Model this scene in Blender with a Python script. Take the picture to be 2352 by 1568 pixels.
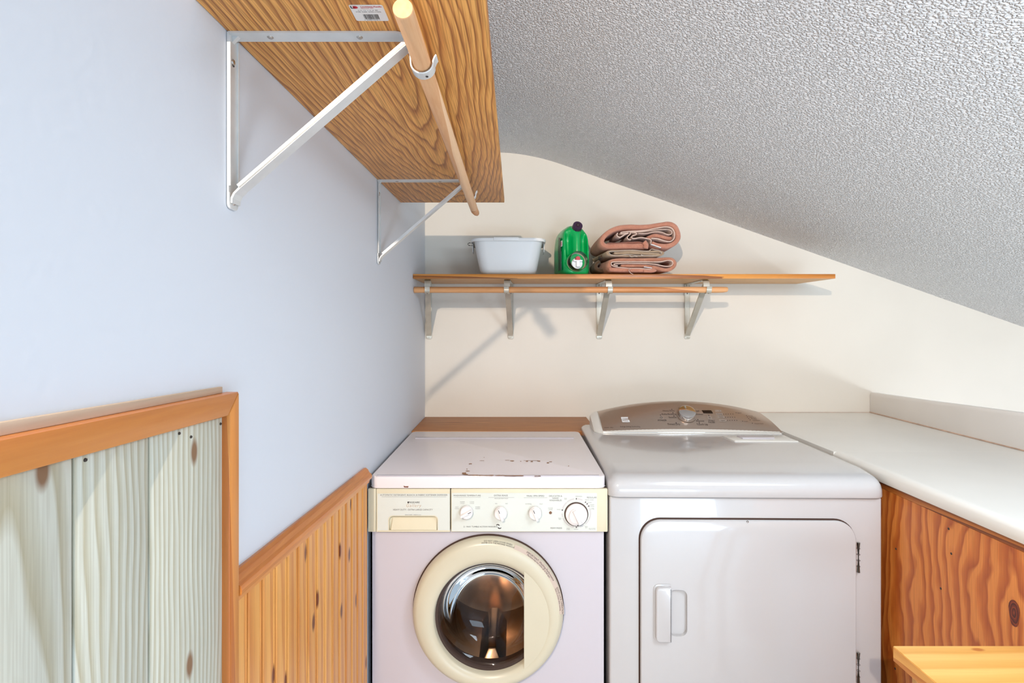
import bpy, bmesh, math, random
from mathutils import Vector, Matrix, noise as mnoise
random.seed(7)
scene = bpy.context.scene
for o in list(bpy.data.objects):
    bpy.data.objects.remove(o)
PI = math.pi
EYE = 1.35
F = 1250.0
CX, CY = 1182.0, 742.0
# ------------------------------------------------------------------ camera
cam_d = bpy.data.cameras.new('camera')
cam = bpy.data.objects.new('camera', cam_d)
scene.collection.objects.link(cam)
cam.location = (0, 0, EYE)
cam.rotation_euler = (PI / 2, 0, 0)
cam_d.sensor_width = 36.0
cam_d.lens = F / 2352 * 36.0
cam_d.shift_x = (1176 - CX) / 2352
cam_d.shift_y = (CY - 784) / 2352
cam_d.clip_start = 0.01
scene.camera = cam
# ------------------------------------------------------------------ world, lights, exposure
scene.view_settings.view_transform = 'Standard'
scene.view_settings.look = 'None'
scene.view_settings.exposure = 0.38
scene.view_settings.gamma = 1.0
scene.view_settings.use_curve_mapping = False
scene.cycles.max_bounces = 5
scene.cycles.diffuse_bounces = 3
scene.cycles.use_adaptive_sampling = True
scene.cycles.adaptive_threshold = 0.04
scene.cycles.glossy_bounces = 3
scene.cycles.transparent_max_bounces = 8
scene.cycles.caustics_reflective = False
scene.cycles.caustics_refractive = False
world = bpy.data.worlds.new('world')
scene.world = world
world.use_nodes = True
bg = world.node_tree.nodes['Background']
bg.inputs[0].default_value = (0.64, 0.82, 1.0, 1)
bg.inputs[1].default_value = 0.93


def lamp(name, kind, loc, energy, color, size=0.1, size_y=None, aim=None):
    d = bpy.data.lights.new(name, kind)
    d.energy = energy
    d.color = color
    if kind == 'AREA':
        d.shape = 'RECTANGLE'
        d.size = size
        d.size_y = size_y or size
    else:
        d.shadow_soft_size = size
    o = bpy.data.objects.new(name, d)
    scene.collection.objects.link(o)
    o.location = loc
    if aim is not None:
        v = Vector(aim) - Vector(loc)
        o.rotation_euler = v.to_track_quat('-Z', 'Y').to_euler()
    return o


# small warm lamp high by the left wall behind the viewer, daylight from a window behind, daylight from the open right side
lamp('wall_lamp', 'AREA', (-0.402, -1.0, EYE + 0.75), 34.0, (1.0, 0.84, 0.67), 0.034, 0.034, (0.35, 2.55, EYE + 0.25))
lamp('window_daylight', 'AREA', (0.9, -2.0, EYE - 0.95), 21.0, (0.60, 0.80, 1.0), 1.2, 0.7, (1.1, 1.5, EYE + 0.9))
lamp('overhead_fill', 'AREA', (1.05, 0.45, EYE + 0.42), 20.0, (0.72, 0.86, 1.0), 0.6, 0.6, (0.95, 1.1, EYE - 1.0))  # added overhead fill, no real opening; brightens appliance tops and counter
lamp('loft_daylight', 'AREA', (2.9, 0.9, EYE - 0.80), 7.5, (0.88, 0.95, 1.0), 0.30, 0.30, (1.8, 2.5, EYE - 0.1))

C = scene.collection


def at(px, py, Y):
    """point on the depth plane Y"""
    return ((px - CX) / F * Y, Y, EYE + (CY - py) / F * Y)


# ------------------------------------------------------------------ materials
def new_mat(name):
    m = bpy.data.materials.new(name)
    m.use_nodes = True
    nt = m.node_tree
    b = nt.nodes['Principled BSDF']
    return m, nt, b


def lin(c):
    return tuple(((v / 255) / 12.92 if v / 255 <= 0.04045 else ((v / 255 + 0.055) / 1.055) ** 2.4) for v in c) + (1,)


def nd(nt, t, **kw):
    n = nt.nodes.new(t)
    for k, v in kw.items():
        setattr(n, k, v)
    return n


def pos(nt, scale=(1, 1, 1), loc=(0, 0, 0), rot=(0, 0, 0)):
    g = nd(nt, 'ShaderNodeNewGeometry')
    mp = nd(nt, 'ShaderNodeMapping')
    mp.inputs['Scale'].default_value = scale
    mp.inputs['Location'].default_value = loc
    mp.inputs['Rotation'].default_value = rot
    nt.links.new(g.outputs['Position'], mp.inputs['Vector'])
    return mp.outputs[0]


def noise_n(nt, vec, scale, detail=3, rough=0.55, dist=0.0):
    n = nd(nt, 'ShaderNodeTexNoise')
    n.inputs['Scale'].default_value = scale
    n.inputs['Detail'].default_value = detail
    n.inputs['Roughness'].default_value = rough
    n.inputs['Distortion'].default_value = dist
    nt.links.new(vec, n.inputs['Vector'])
    return n.outputs['Fac']


def ramp(nt, fac, stops):
    r = nd(nt, 'ShaderNodeValToRGB')
    el = r.color_ramp.elements
    while len(el) < len(stops):
        el.new(0.5)
    for e, (p, c) in zip(el, stops):
        e.position = p
        e.color = c if len(c) == 4 else tuple(c) + (1,)
    nt.links.new(fac, r.inputs[0])
    return r.outputs[0]


def mix(nt, a, b, fac, mode='MIX'):
    m = nd(nt, 'ShaderNodeMix', data_type='RGBA', blend_type=mode)
    for sock, v in ((m.inputs[6], a), (m.inputs[7], b), (m.inputs[0], fac)):
        if hasattr(v, 'links') or hasattr(v, 'is_linked'):
            nt.links.new(v, sock)
        else:
            sock.default_value = v
    return m.outputs[2]


def bump(nt, b, height, strength, dist=0.001):
    n = nd(nt, 'ShaderNodeBump')
    n.inputs['Strength'].default_value = strength
    n.inputs['Distance'].default_value = dist
    nt.links.new(height, n.inputs['Height'])
    nt.links.new(n.outputs[0], b.inputs['Normal'])


def plain(name, rgb, rough=0.5, metal=0.0, var=0.0, vscale=6, spec=0.5, coat=0.0, bmp=0.0, bscale=200):
    m, nt, b = new_mat(name)
    c = lin(rgb)
    b.inputs['Roughness'].default_value = rough
    b.inputs['Metallic'].default_value = metal
    b.inputs['Specular IOR Level'].default_value = spec
    b.inputs['Coat Weight'].default_value = coat
    if var < 0.015 and not bmp:
        b.inputs['Base Color'].default_value = c
        return m
    v = pos(nt)
    n = noise_n(nt, v, vscale, 2)
    lo = tuple(x * (1 - var) for x in c[:3]) + (1,)
    hi = tuple(min(1, x * (1 + var)) for x in c[:3]) + (1,)
    nt.links.new(ramp(nt, n, [(0.3, lo), (0.7, hi)]), b.inputs['Base Color'])
    if bmp:
        bump(nt, b, noise_n(nt, v, bscale, 1), bmp, 0.001)
    return m


def wood(name, light, mid, dark, along=1, fine=160, bands=14, dist=3.0, rough=0.45, knots=0.0, kscale=9,
         kcol=(70, 34, 14), loc=(0, 0, 0), ring=False, stretch=0.05, contrast=(0.25, 0.75), bmp=0.15, coat=0.0):
    m, nt, b = new_mat(name)
    sc = [1, 1, 1]
    sc[along] = stretch
    v = pos(nt, tuple(sc), loc)
    # warp
    wn = nd(nt, 'ShaderNodeTexNoise')
    wn.inputs['Scale'].default_value = 3.5
    wn.inputs['Detail'].default_value = 2
    nt.links.new(v, wn.inputs['Vector'])
    wave = nd(nt, 'ShaderNodeTexWave')
    wave.wave_type = 'RINGS' if ring else 'BANDS'
    if ring:
        wave.rings_direction = 'SPHERICAL'
    else:
        wave.bands_direction = 'DIAGONAL'
    wave.wave_profile = 'SAW'
    wave.inputs['Scale'].default_value = bands
    wave.inputs['Distortion'].default_value = dist
    wave.inputs['Detail'].default_value = 3
    wave.inputs['Detail Scale'].default_value = 1.2
    nt.links.new(v, wave.inputs['Vector'])
    fn = noise_n(nt, v, fine, 4, 0.6)
    big = noise_n(nt, v, 5, 2)
    f = mix(nt, wave.outputs['Fac'], fn, 0.45)
    col = ramp(nt, f, [(contrast[0], lin(light)), (0.5, lin(mid)), (contrast[1], lin(dark))])
    col = mix(nt, col, ramp(nt, big, [(0.3, (0.82, 0.80, 0.78)), (0.7, (1.0, 1.0, 1.0))]), 0.7, 'MULTIPLY')
    if knots:
        ks = [1, 1, 1]
        ks[along] = 0.45
        kv = pos(nt, tuple(ks), tuple(x + 0.37 for x in loc))
        vo = nd(nt, 'ShaderNodeTexVoronoi')
        vo.inputs['Scale'].default_value = kscale
        vo.inputs['Randomness'].default_value = 1.0
        nt.links.new(kv, vo.inputs['Vector'])
        kf = ramp(nt, vo.outputs['Distance'], [(knots * 0.55, (1, 1, 1)), (knots, (0, 0, 0))])
        col = mix(nt, col, lin(kcol), kf)
    nt.links.new(col, b.inputs['Base Color'])
    b.inputs['Roughness'].default_value = rough
    b.inputs['Coat Weight'].default_value = coat
    b.inputs['Coat Roughness'].default_value = 0.25
    if bmp:
        bump(nt, b, f, bmp, 0.0008)
    return m


def wood2(name, light, mid, dark, u, v, c, aspect, freq, warp, rough=0.42, pore=0.22, knots=0.0, kscale=9, kcol=(96, 46, 20),
          rnd=0.0, coat=0.0, sharp=0.16, wscale=(5.0, 1.4)):
    """plain-sawn grain: stretched growth rings about a centre line, u across the grain, v along it"""
    m, nt, b = new_mat(name)
    L = nt.links.new
    g = nd(nt, 'ShaderNodeNewGeometry')
    sp = nd(nt, 'ShaderNodeSeparateXYZ')
    L(g.outputs['Position'], sp.inputs[0])

    def ma(op, x, y=None, z=None):
        n = nd(nt, 'ShaderNodeMath', operation=op)
        for i, w in enumerate((x, y, z)):
            if w is None:
                continue
            if isinstance(w, (int, float)):
                n.inputs[i].default_value = w
            else:
                L(w, n.inputs[i])
        return n.outputs[0]
    pu, pv = sp.outputs[u], sp.outputs[v]
    if rnd:
        oi = nd(nt, 'ShaderNodeObjectInfo')
        pu = ma('MULTIPLY_ADD', oi.outputs['Random'], rnd, pu)
        pv = ma('MULTIPLY_ADD', oi.outputs['Random'], rnd * 7.3, pv)

    def vec(a, bq):
        cx = nd(nt, 'ShaderNodeCombineXYZ')
        L(ma('MULTIPLY', pu, a), cx.inputs[0])
        L(ma('MULTIPLY', pv, bq), cx.inputs[1])
        return cx.outputs[0]

    def n2(a, bq, det):
        n = nd(nt, 'ShaderNodeTexNoise', noise_dimensions='2D')
        n.inputs['Scale'].default_value = 1.0
        n.inputs['Detail'].default_value = det
        L(vec(a, bq), n.inputs['Vector'])
        return n.outputs['Fac']
    du = ma('SUBTRACT', pu, c[0])
    dv = ma('MULTIPLY', ma('SUBTRACT', pv, c[1]), aspect)
    r = ma('SQRT', ma('ADD', ma('MULTIPLY', du, du), ma('MULTIPLY', dv, dv)))
    wz = ma('SUBTRACT', n2(wscale[0], wscale[1], 3), 0.5)
    r = ma('MULTIPLY_ADD', wz, warp, r)
    t = ma('FRACT', ma('MULTIPLY', r, freq))
    col = ramp(nt, t, [(0.0, lin(dark)), (sharp, lin(mid)), (0.55, lin(light)), (0.86, lin(light)), (1.0, lin(dark))])
    pr = n2(420, 9, 2)
    col = mix(nt, col, ramp(nt, pr, [(0.38, (1 - pore, 1 - pore * 1.15, 1 - pore * 1.3)), (0.6, (1, 1, 1))]), 1.0, 'MULTIPLY')
    if knots:
        vo = nd(nt, 'ShaderNodeTexVoronoi', voronoi_dimensions='2D')
        vo.inputs['Scale'].default_value = kscale
        L(vec(1.0, 0.45), vo.inputs['Vector'])
        col = mix(nt, col, lin(kcol), ramp(nt, vo.outputs['Distance'], [(knots * 0.5, (1, 1, 1)), (knots, (0, 0, 0))]))
    if rnd:
        col = mix(nt, col, ramp(nt, oi.outputs['Random'], [(0.0, (0.88, 0.82, 0.78)), (1.0, (1, 1, 1))]), 1.0, 'MULTIPLY')
    L(col, b.inputs['Base Color'])
    b.inputs['Roughness'].default_value = rough
    b.inputs['Coat Weight'].default_value = coat
    b.inputs['Coat Roughness'].default_value = 0.25
    return m


M = {}
M['wall'] = plain('painted_drywall', (224, 228, 235), 0.55, var=0.0, bmp=0.2, bscale=90)  # same white paint as the back wall, cool daylight tinted into it
M['wall_back'] = plain('warm_tinted_board', (238, 229, 216), 0.6, var=0.03, vscale=2.5, bmp=0.12, bscale=90)  # same white paint, warm tint put in to warm its shadows


def popcorn():
    m, nt, b = new_mat('popcorn_texture')
    v = pos(nt)
    vo = nd(nt, 'ShaderNodeTexVoronoi')
    vo.feature = 'F1'
    vo.voronoi_dimensions = '2D'
    vo.inputs['Scale'].default_value = 170
    n0 = nd(nt, 'ShaderNodeTexNoise', noise_dimensions='2D')
    n0.inputs['Scale'].default_value = 120
    n0.inputs['Detail'].default_value = 1
    nt.links.new(v, n0.inputs['Vector'])
    vm = nd(nt, 'ShaderNodeVectorMath', operation='MULTIPLY_ADD')
    nt.links.new(n0.outputs['Color'], vm.inputs[0])
    vm.inputs[1].default_value = (0.007, 0.007, 0.007)
    nt.links.new(v, vm.inputs[2])
    nt.links.new(vm.outputs[0], vo.inputs['Vector'])
    h1 = ramp(nt, vo.outputs['Distance'], [(0.05, (1, 1, 1)), (0.62, (0, 0, 0))])
    n1 = noise_n(nt, v, 60, 1, 0.6)
    h = mix(nt, h1, n1, 0.35)
    b.inputs['Base Color'].default_value = lin((246, 244, 243))
    b.inputs['Roughness'].default_value = 0.75
    bump(nt, b, h, 1.0, 0.0065)
    return m


M['popcorn'] = popcorn()
M['floor'] = plain('pale_bounce_floor', (240, 238, 236), 0.4, var=0.02)  # unseen floor, pale colour chosen to bounce light up to the ceiling
M['oak'] = wood2('oak_veneer', (238, 172, 91), (222, 152, 76), (168, 100, 45), 0, 1, (-0.20, 0.85), 0.12, 74, 0.06, pore=0.34, wscale=(9, 1.6), sharp=0.22)
M['oak_edge'] = wood('oak_edge_band', (232, 156, 72), (212, 132, 54), (146, 82, 30), along=0, fine=320, bands=16, dist=6,
                     stretch=0.03, rough=0.35, coat=0.2)
M['oak_under'] = wood2('oak_shelf_face', (224, 172, 104), (214, 159, 93), (190, 131, 71), 1, 0, (2.38, 0.3), 0.05, 60, 0.03, pore=0.12)
M['dowel_y'] = wood('dowel_wood', (244, 202, 160), (236, 188, 142), (222, 166, 118), along=1, fine=200, bands=6, dist=5,
                    stretch=0.08, rough=0.45, bmp=0.05)
M['dowel_x'] = wood('rod_wood', (236, 176, 122), (224, 158, 102), (196, 126, 74), along=0, fine=180, bands=7, dist=6,
                    stretch=0.06, rough=0.45, bmp=0.05)
M['endgrain'] = plain('end_grain', (236, 184, 130), 0.6, var=0.12, vscale=120)
M['pine_bead'] = wood2('beadboard_pine', (246, 178, 96), (240, 168, 88), (222, 143, 69), 1, 2, (1.1, 0.9), 0.04, 34, 0.05, knots=0.10, kscale=10, kcol=(122, 60, 28), rnd=0.6, rough=0.36, coat=0.15, pore=0.08, sharp=0.4)
M['pine_cap'] = wood('cap_rail_pine', (240, 164, 86), (230, 149, 72), (204, 118, 52), along=1, fine=170, bands=10, dist=4,
                     stretch=0.06, rough=0.35, coat=0.15)
M['trim_orange'] = wood('stained_trim', (214, 139, 64), (204, 125, 55), (186, 107, 44), along=1, fine=160, bands=6, dist=3,
                        stretch=0.05, rough=0.38, coat=0.25, bmp=0.05)
M['trim_orange_v'] = wood('stained_trim_upright', (214, 139, 64), (204, 125, 55), (186, 107, 44), along=2, fine=160, bands=6,
                          dist=3, stretch=0.05, rough=0.38, coat=0.25, bmp=0.05)
M['raw_strip'] = wood('raw_strip_wood', (220, 200, 180), (206, 184, 160), (180, 156, 130), along=1, fine=120, rough=0.7)
M['pale_board'] = wood2('pale_board_wood', (214, 218, 206), (207, 210, 195), (186, 182, 158), 1, 2, (0.70, 0.95), 0.03, 105, 0.05, knots=0.06, kscale=6.5, kcol=(140, 108, 80), rnd=0.5, rough=0.6, pore=0.10, sharp=0.45)
M['plywood'] = wood2('fir_plywood', (218, 133, 60), (203, 113, 45), (171, 83, 29), 1, 2, (1.14, 0.70), 0.22, 30, 0.11, wscale=(9, 3.0), rough=0.36, coat=0.2, pore=0.14, sharp=0.4)
M['plyedge'] = wood('plywood_edge', (196, 120, 51), (168, 93, 34), (120, 60, 21), along=1, fine=240, bands=30, dist=3,
                    stretch=0.03, rough=0.4)
M['ledge'] = wood2('ledge_board_wood', (196, 136, 82), (182, 120, 68), (152, 92, 48), 1, 0, (2.4, 0.1), 0.05, 40, 0.06, rough=0.5, pore=0.2, sharp=0.4)
M['bench'] = wood2('bench_pine', (244, 191, 110), (240, 183, 101), (230, 168, 86), 1, 0, (0.9, 0.9), 0.06, 24, 0.05, knots=0.06, kscale=9, kcol=(196, 120, 60), rough=0.45, pore=0.05, sharp=0.45)
M['bench_edge'] = wood('bench_pine_side', (240, 177, 89), (226, 155, 69), (200, 122, 46), along=1, fine=120, bands=12, dist=6,
                       stretch=0.12, rough=0.4)
M['steel_white'] = plain('white_enamel_steel', (222, 222, 220), 0.32, metal=0.25, var=0.05, vscale=30)
M['steel_almond'] = plain('almond_enamel_steel', (206, 198, 182), 0.3, metal=0.3, var=0.05, vscale=30)
M['screw'] = plain('zinc_screw', (190, 188, 184), 0.25, metal=1.0)
M['slot'] = plain('dark_slot', (60, 52, 46), 0.7)
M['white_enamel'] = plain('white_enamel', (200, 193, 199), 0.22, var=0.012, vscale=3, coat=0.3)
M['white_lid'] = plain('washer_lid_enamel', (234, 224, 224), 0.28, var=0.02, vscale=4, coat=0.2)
M['dryer_white'] = plain('dryer_enamel', (192, 189, 188), 0.16, var=0.01, vscale=3, coat=0.5)
M['dryer_plastic'] = plain('dryer_plastic', (232, 228, 220), 0.3, var=0.01)
M['cream'] = plain('yellowed_plastic', (218, 208, 180), 0.35, var=0.03, vscale=7)
M['cream_door'] = plain('cream_door_plastic', (206, 198, 174), 0.3, var=0.03, vscale=5)
M['faceplate'] = plain('faceplate_print', (214, 216, 207), 0.4, var=0.01)
M['knob_white'] = plain('knob_plastic', (242, 236, 234), 0.3)
M['ink'] = plain('grey_ink', (96, 88, 86), 0.6)
M['ink_light'] = plain('pale_grey_ink', (146, 142, 138), 0.6)
M['ink_dark'] = plain('dark_ink', (52, 42, 40), 0.6)
M['ink_tan'] = plain('tan_ink', (200, 174, 146), 0.6)
M['ink_red'] = plain('red_ink', (206, 32, 52), 0.6)
M['ring_grey'] = plain('dial_ring_print', (202, 196, 192), 0.5)
M['amber_led'] = plain('amber_lens', (120, 78, 48), 0.2)
M['silver_panel'] = plain('silver_brown_panel', (186, 168, 154), 0.28, metal=0.75, var=0.03)
M['chrome'] = plain('chrome', (225, 222, 220), 0.08, metal=1.0)
M['display'] = plain('black_display', (28, 18, 16), 0.12)
M['logo_white'] = plain('logo_white', (244, 244, 244), 0.4)
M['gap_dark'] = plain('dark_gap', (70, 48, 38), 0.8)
M['rust'] = plain('rust_brown', (158, 116, 84), 0.8, var=0.2, vscale=90)
M['rust_dark'] = plain('rust_dark', (110, 60, 38), 0.8, var=0.2, vscale=90)
M['grime'] = plain('grimy_caulk', (196, 162, 140), 0.7, var=0.25, vscale=22)
M['drum'] = plain('drum_steel', (192, 168, 148), 0.27, metal=1.0, var=0.25, vscale=14)
M['drum_dark'] = plain('boot_rubber', (62, 44, 36), 0.45, var=0.1)
M['bucket'] = plain('white_tub_plastic', (248, 245, 241), 0.35, var=0.01)
M['wire'] = plain('dark_wire', (52, 44, 42), 0.35, metal=0.6)
M['green'] = plain('green_jug_plastic', (0, 172, 88), 0.25, var=0.05, coat=0.2)
M['green_label'] = plain('dark_green_label', (8, 70, 32), 0.3, var=0.2, vscale=40)
M['purple'] = plain('purple_cap', (62, 38, 66), 0.35)
M['paper'] = plain('paper_label', (232, 228, 224), 0.5, var=0.02)
M['brownfoam'] = plain('laminate_white', (236, 232, 224), 0.3, var=0.035, vscale=3)
M['splash'] = plain('backsplash_laminate', (238, 232, 226), 0.35, var=0.03, vscale=4)


def terry(name, rgb, lo):
    m, nt, b = new_mat(name)
    v = pos(nt)
    n1 = noise_n(nt, v, 420, 3, 0.7)
    n2 = noise_n(nt, v, 38, 3)
    f = mix(nt, n1, n2, 0.4)
    nt.links.new(ramp(nt, f, [(0.3, lin(lo)), (0.68, lin(rgb))]), b.inputs['Base Color'])
    b.inputs['Roughness'].default_value = 0.95
    b.inputs['Specular IOR Level'].default_value = 0.1
    b.inputs['Sheen Weight'].default_value = 0.35
    bump(nt, b, n1, 0.9, 0.004)
    return m


M['terry_pink'] = terry('terry_cloth_rose', (232, 164, 136), (192, 120, 94))
M['terry_rose2'] = terry('terry_cloth_brown', (222, 156, 126), (182, 114, 86))
M['terry_tan'] = terry('terry_cloth_tan', (206, 178, 148), (170, 138, 108))
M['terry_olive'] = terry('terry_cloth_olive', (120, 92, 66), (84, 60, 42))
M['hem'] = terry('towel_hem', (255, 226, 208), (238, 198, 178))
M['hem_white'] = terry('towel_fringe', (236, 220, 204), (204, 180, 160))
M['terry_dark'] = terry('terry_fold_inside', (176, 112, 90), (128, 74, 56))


def glassy(name, tint, gloss=0.08, rough=0.02, ior=1.5):
    m = bpy.data.materials.new(name)
    m.use_nodes = True
    nt = m.node_tree
    nt.nodes.clear()
    out = nd(nt, 'ShaderNodeOutputMaterial')
    tr = nd(nt, 'ShaderNodeBsdfTransparent')
    tr.inputs[0].default_value = tint
    gl = nd(nt, 'ShaderNodeBsdfGlossy')
    gl.inputs['Roughness'].default_value = rough
    fr = nd(nt, 'ShaderNodeFresnel')
    fr.inputs[0].default_value = ior
    ad = nd(nt, 'ShaderNodeMath', operation='ADD')
    ad.inputs[1].default_value = gloss
    nt.links.new(fr.outputs[0], ad.inputs[0])
    mx = nd(nt, 'ShaderNodeMixShader')
    nt.links.new(ad.outputs[0], mx.inputs[0])
    nt.links.new(tr.outputs[0], mx.inputs[1])
    nt.links.new(gl.outputs[0], mx.inputs[2])
    nt.links.new(mx.outputs[0], out.inputs[0])
    return m


M['door_glass'] = glassy('smoked_door_glass', (0.84, 0.76, 0.68, 1), 0.0, ior=1.34)
M['cup_clear'] = glassy('clear_cup', (0.86, 0.92, 0.88, 1), 0.04)


# ------------------------------------------------------------------ mesh helpers
class MB:
    def __init__(s):
        s.v, s.f, s.sm = [], [], []

    def add(s, vs, fs, smooth=False):
        o = len(s.v)
        s.v += [tuple(p) for p in vs]
        s.f += [tuple(i + o for i in f) for f in fs]
        s.sm += [smooth] * len(fs)
        return s

    def box(s, a, b, bev=0.0, seg=2):
        bm = bmesh.new()
        bmesh.ops.create_cube(bm, size=1)
        for v in bm.verts:
            v.co = Vector(((a[i] + b[i]) / 2 + v.co[i] * (b[i] - a[i])) for i in range(3))
        if bev:
            bmesh.ops.bevel(bm, geom=list(bm.edges), offset=bev, segments=seg, affect='EDGES', profile=0.5)
        return s.bm(bm, bev > 0)

    def bm(s, bm, smooth=False):
        bm.verts.index_update()
        s.add([v.co for v in bm.verts], [[v.index for v in f.verts] for f in bm.faces], smooth)
        bm.free()
        return s

    def prism(s, pts, axis, lo, hi, bev=0.0, seg=2, smooth=False):
        """pts: 2D outline in the two other axes (in xyz order)"""
        def p3(p, h):
            r = list(p)
            r.insert(axis, h)
            return Vector(r)
        bm = bmesh.new()
        A = [bm.verts.new(p3(p, lo)) for p in pts]
        B = [bm.verts.new(p3(p, hi)) for p in pts]
        n = len(pts)
        fa = bm.faces.new(A)
        fb = bm.faces.new(B[::-1])
        for i in range(n):
            bm.faces.new((A[(i + 1) % n], A[i], B[i], B[(i + 1) % n]))
        bmesh.ops.recalc_face_normals(bm, faces=list(bm.faces))
        if bev:
            es = [e for e in bm.edges if e.is_manifold and e.calc_face_angle(0) > 0.6]
            bmesh.ops.bevel(bm, geom=es, offset=bev, segments=seg, affect='EDGES', profile=0.5)
        return s.bm(bm, smooth or bev > 0)

    def lathe(s, prof, c, axis=1, n=48, a0=0, a1=2 * PI, smooth=True, up=None):
        """prof: (r, h) list; h along axis"""
        vs, fs = [], []
        full = abs(a1 - a0 - 2 * PI) < 1e-6
        m = n if full else n + 1
        for (r, h) in prof:
            for i in range(m):
                t = a0 + (a1 - a0) * i / n
                u, w = r * math.cos(t), r * math.sin(t)
                p = [0, 0, 0]
                p[axis] = h
                o = [k for k in range(3) if k != axis]
                p[o[0]] = u
                p[o[1]] = w
                vs.append((c[0] + p[0], c[1] + p[1], c[2] + p[2]))
        for j in range(len(prof) - 1):
            for i in range(n):
                k = (i + 1) % m
                fs.append((j * m + i, j * m + k, (j + 1) * m + k, (j + 1) * m + i))
        return s.add(vs, fs, smooth)

    def tube(s, pts, r, n=10, caps=True):
        pts = [Vector(p) for p in pts]
        rs = r if isinstance(r, (list, tuple)) else [r] * len(pts)
        vs, fs = [], []
        ref = Vector((0, 0, 1))
        for i, p in enumerate(pts):
            d = (pts[min(i + 1, len(pts) - 1)] - pts[max(i - 1, 0)]).normalized()
            if abs(d.dot(ref)) > 0.95:
                ref = Vector((1, 0, 0)) if abs(d.x) < 0.9 else Vector((0, 1, 0))
            u = d.cross(ref).normalized()
            w = d.cross(u).normalized()
            ref = w if abs(d.dot(w)) < 0.5 else ref
            for k in range(n):
                t = 2 * PI * k / n
                vs.append(p + (u * math.cos(t) + w * math.sin(t)) * rs[i])
        for i in range(len(pts) - 1):
            for k in range(n):
                q = (k + 1) % n
                fs.append((i * n + k, i * n + q, (i + 1) * n + q, (i + 1) * n + k))
        s.add(vs, fs, True)
        if caps:
            o = len(vs)
            s.add([vs[k] for k in range(n)], [tuple(range(n))])
            s.add([vs[(len(pts) - 1) * n + k] for k in range(n)], [tuple(range(n))[::-1]])
        return s

    def strap(s, path, y0, y1, t, plane='xz'):
        """flat bar along a 2D path in the xz plane, width y0..y1, thickness t"""
        P = [Vector((p[0], p[1])) for p in path]
        n = len(P)
        L, R = [], []
        for i in range(n):
            d = Vector((0, 0))
            if i > 0:
                d += (P[i] - P[i - 1]).normalized()
            if i < n - 1:
                d += (P[i + 1] - P[i]).normalized()
            d.normalize()
            nn = Vector((-d.y, d.x))
            L.append(P[i] + nn * t / 2)
            R.append(P[i] - nn * t / 2)
        vs = []
        for i in range(n):
            vs += [(L[i].x, y0, L[i].y), (L[i].x, y1, L[i].y), (R[i].x, y1, R[i].y), (R[i].x, y0, R[i].y)]
        fs = []
        for i in range(n - 1):
            a, b = 4 * i, 4 * i + 4
            for k in range(4):
                q = (k + 1) % 4
                fs.append((a + k, a + q, b + q, b + k))
        fs.append((3, 2, 1, 0))
        e = 4 * (n - 1)
        fs.append((e, e + 1, e + 2, e + 3))
        return s.add(vs, fs, False)

    def build(s, name, mat, parent=None, origin=(0, 0, 0), bevmod=0.0, auto=True):
        me = bpy.data.meshes.new(name)
        ox = Vector(origin)
        me.from_pydata([Vector(v) - ox for v in s.v], [], s.f)
        bm = bmesh.new()
        bm.from_mesh(me)
        bmesh.ops.remove_doubles(bm, verts=bm.verts, dist=1e-6)
        bmesh.ops.recalc_face_normals(bm, faces=list(bm.faces))
        bm.to_mesh(me)
        bm.free()
        if any(s.sm):
            for p in me.polygons:
                p.use_smooth = True
            if auto:
                me.set_sharp_from_angle(angle=math.radians(38))
        me.materials.append(M[mat] if isinstance(mat, str) else mat)
        o = bpy.data.objects.new(name, me)
        C.objects.link(o)
        if parent is not None:
            o.parent = parent
        else:
            o.location = ox
        if name.endswith('lettering') or name in ('barcode', 'red_print', 'grey_print', 'dial_ring_print', 'dial_tick_print', 'emblem', 'emblem_slot'):
            o['kind'] = 'stuff'
        if bevmod:
            b = o.modifiers.new('edge', 'BEVEL')
            b.width = bevmod
            b.segments = 2
            b.limit_method = 'ANGLE'
        return o


def tag(o, label=None, cat=None, group=None, kind=None):
    if label:
        o['label'] = label
    if cat:
        o['category'] = cat
    if group:
        o['group'] = group
    if kind:
        o['kind'] = kind
    return o


def thing(name, loc, label, cat, group=None, rz=0, kind=None):
    o = bpy.data.objects.new(name, None)
    C.objects.link(o)
    o.location = loc
    o.rotation_euler = (0, 0, rz)
    o.empty_display_size = 0.05
    return tag(o, label, cat, group, kind)


def copy_tree(o, parent=None):
    c = o.copy()
    C.objects.link(c)
    c.parent = parent
    for ch in list(o.children):
        copy_tree(ch, c)
    return c


_tc = {}


def text2d(s, size, align='CENTER', shear=0.0, space=1.0, bold=0.0):
    cu = bpy.data.curves.new('t', 'FONT')
    cu.body = s
    cu.size = size
    cu.align_x = align
    cu.align_y = 'CENTER'
    cu.resolution_u = 2
    cu.shear = shear
    cu.space_character = space
    cu.offset = bold
    ob = bpy.data.objects.new('t', cu)
    C.objects.link(ob)
    bpy.context.view_layer.update()
    me = bpy.data.meshes.new_from_object(ob.evaluated_get(bpy.context.evaluated_depsgraph_get()))
    vs = [(v.co.x, v.co.y) for v in me.vertices]
    fs = [tuple(p.vertices) for p in me.polygons]
    bpy.data.objects.remove(ob)
    bpy.data.curves.remove(cu)
    bpy.data.meshes.remove(me)
    return vs, fs


def put_text(mb, s, size, fn, u, v, **kw):
    vs, fs = text2d(s, size, **kw)
    mb.add([fn(u + a, v + b) for a, b in vs], fs)


def put_poly(mb, pts, fn):
    mb.add([fn(a, b) for a, b in pts], [tuple(range(len(pts)))])


def put_rect(mb, u0, v0, u1, v1, fn):
    put_poly(mb, [(u0, v0), (u1, v0), (u1, v1), (u0, v1)], fn)


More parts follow.
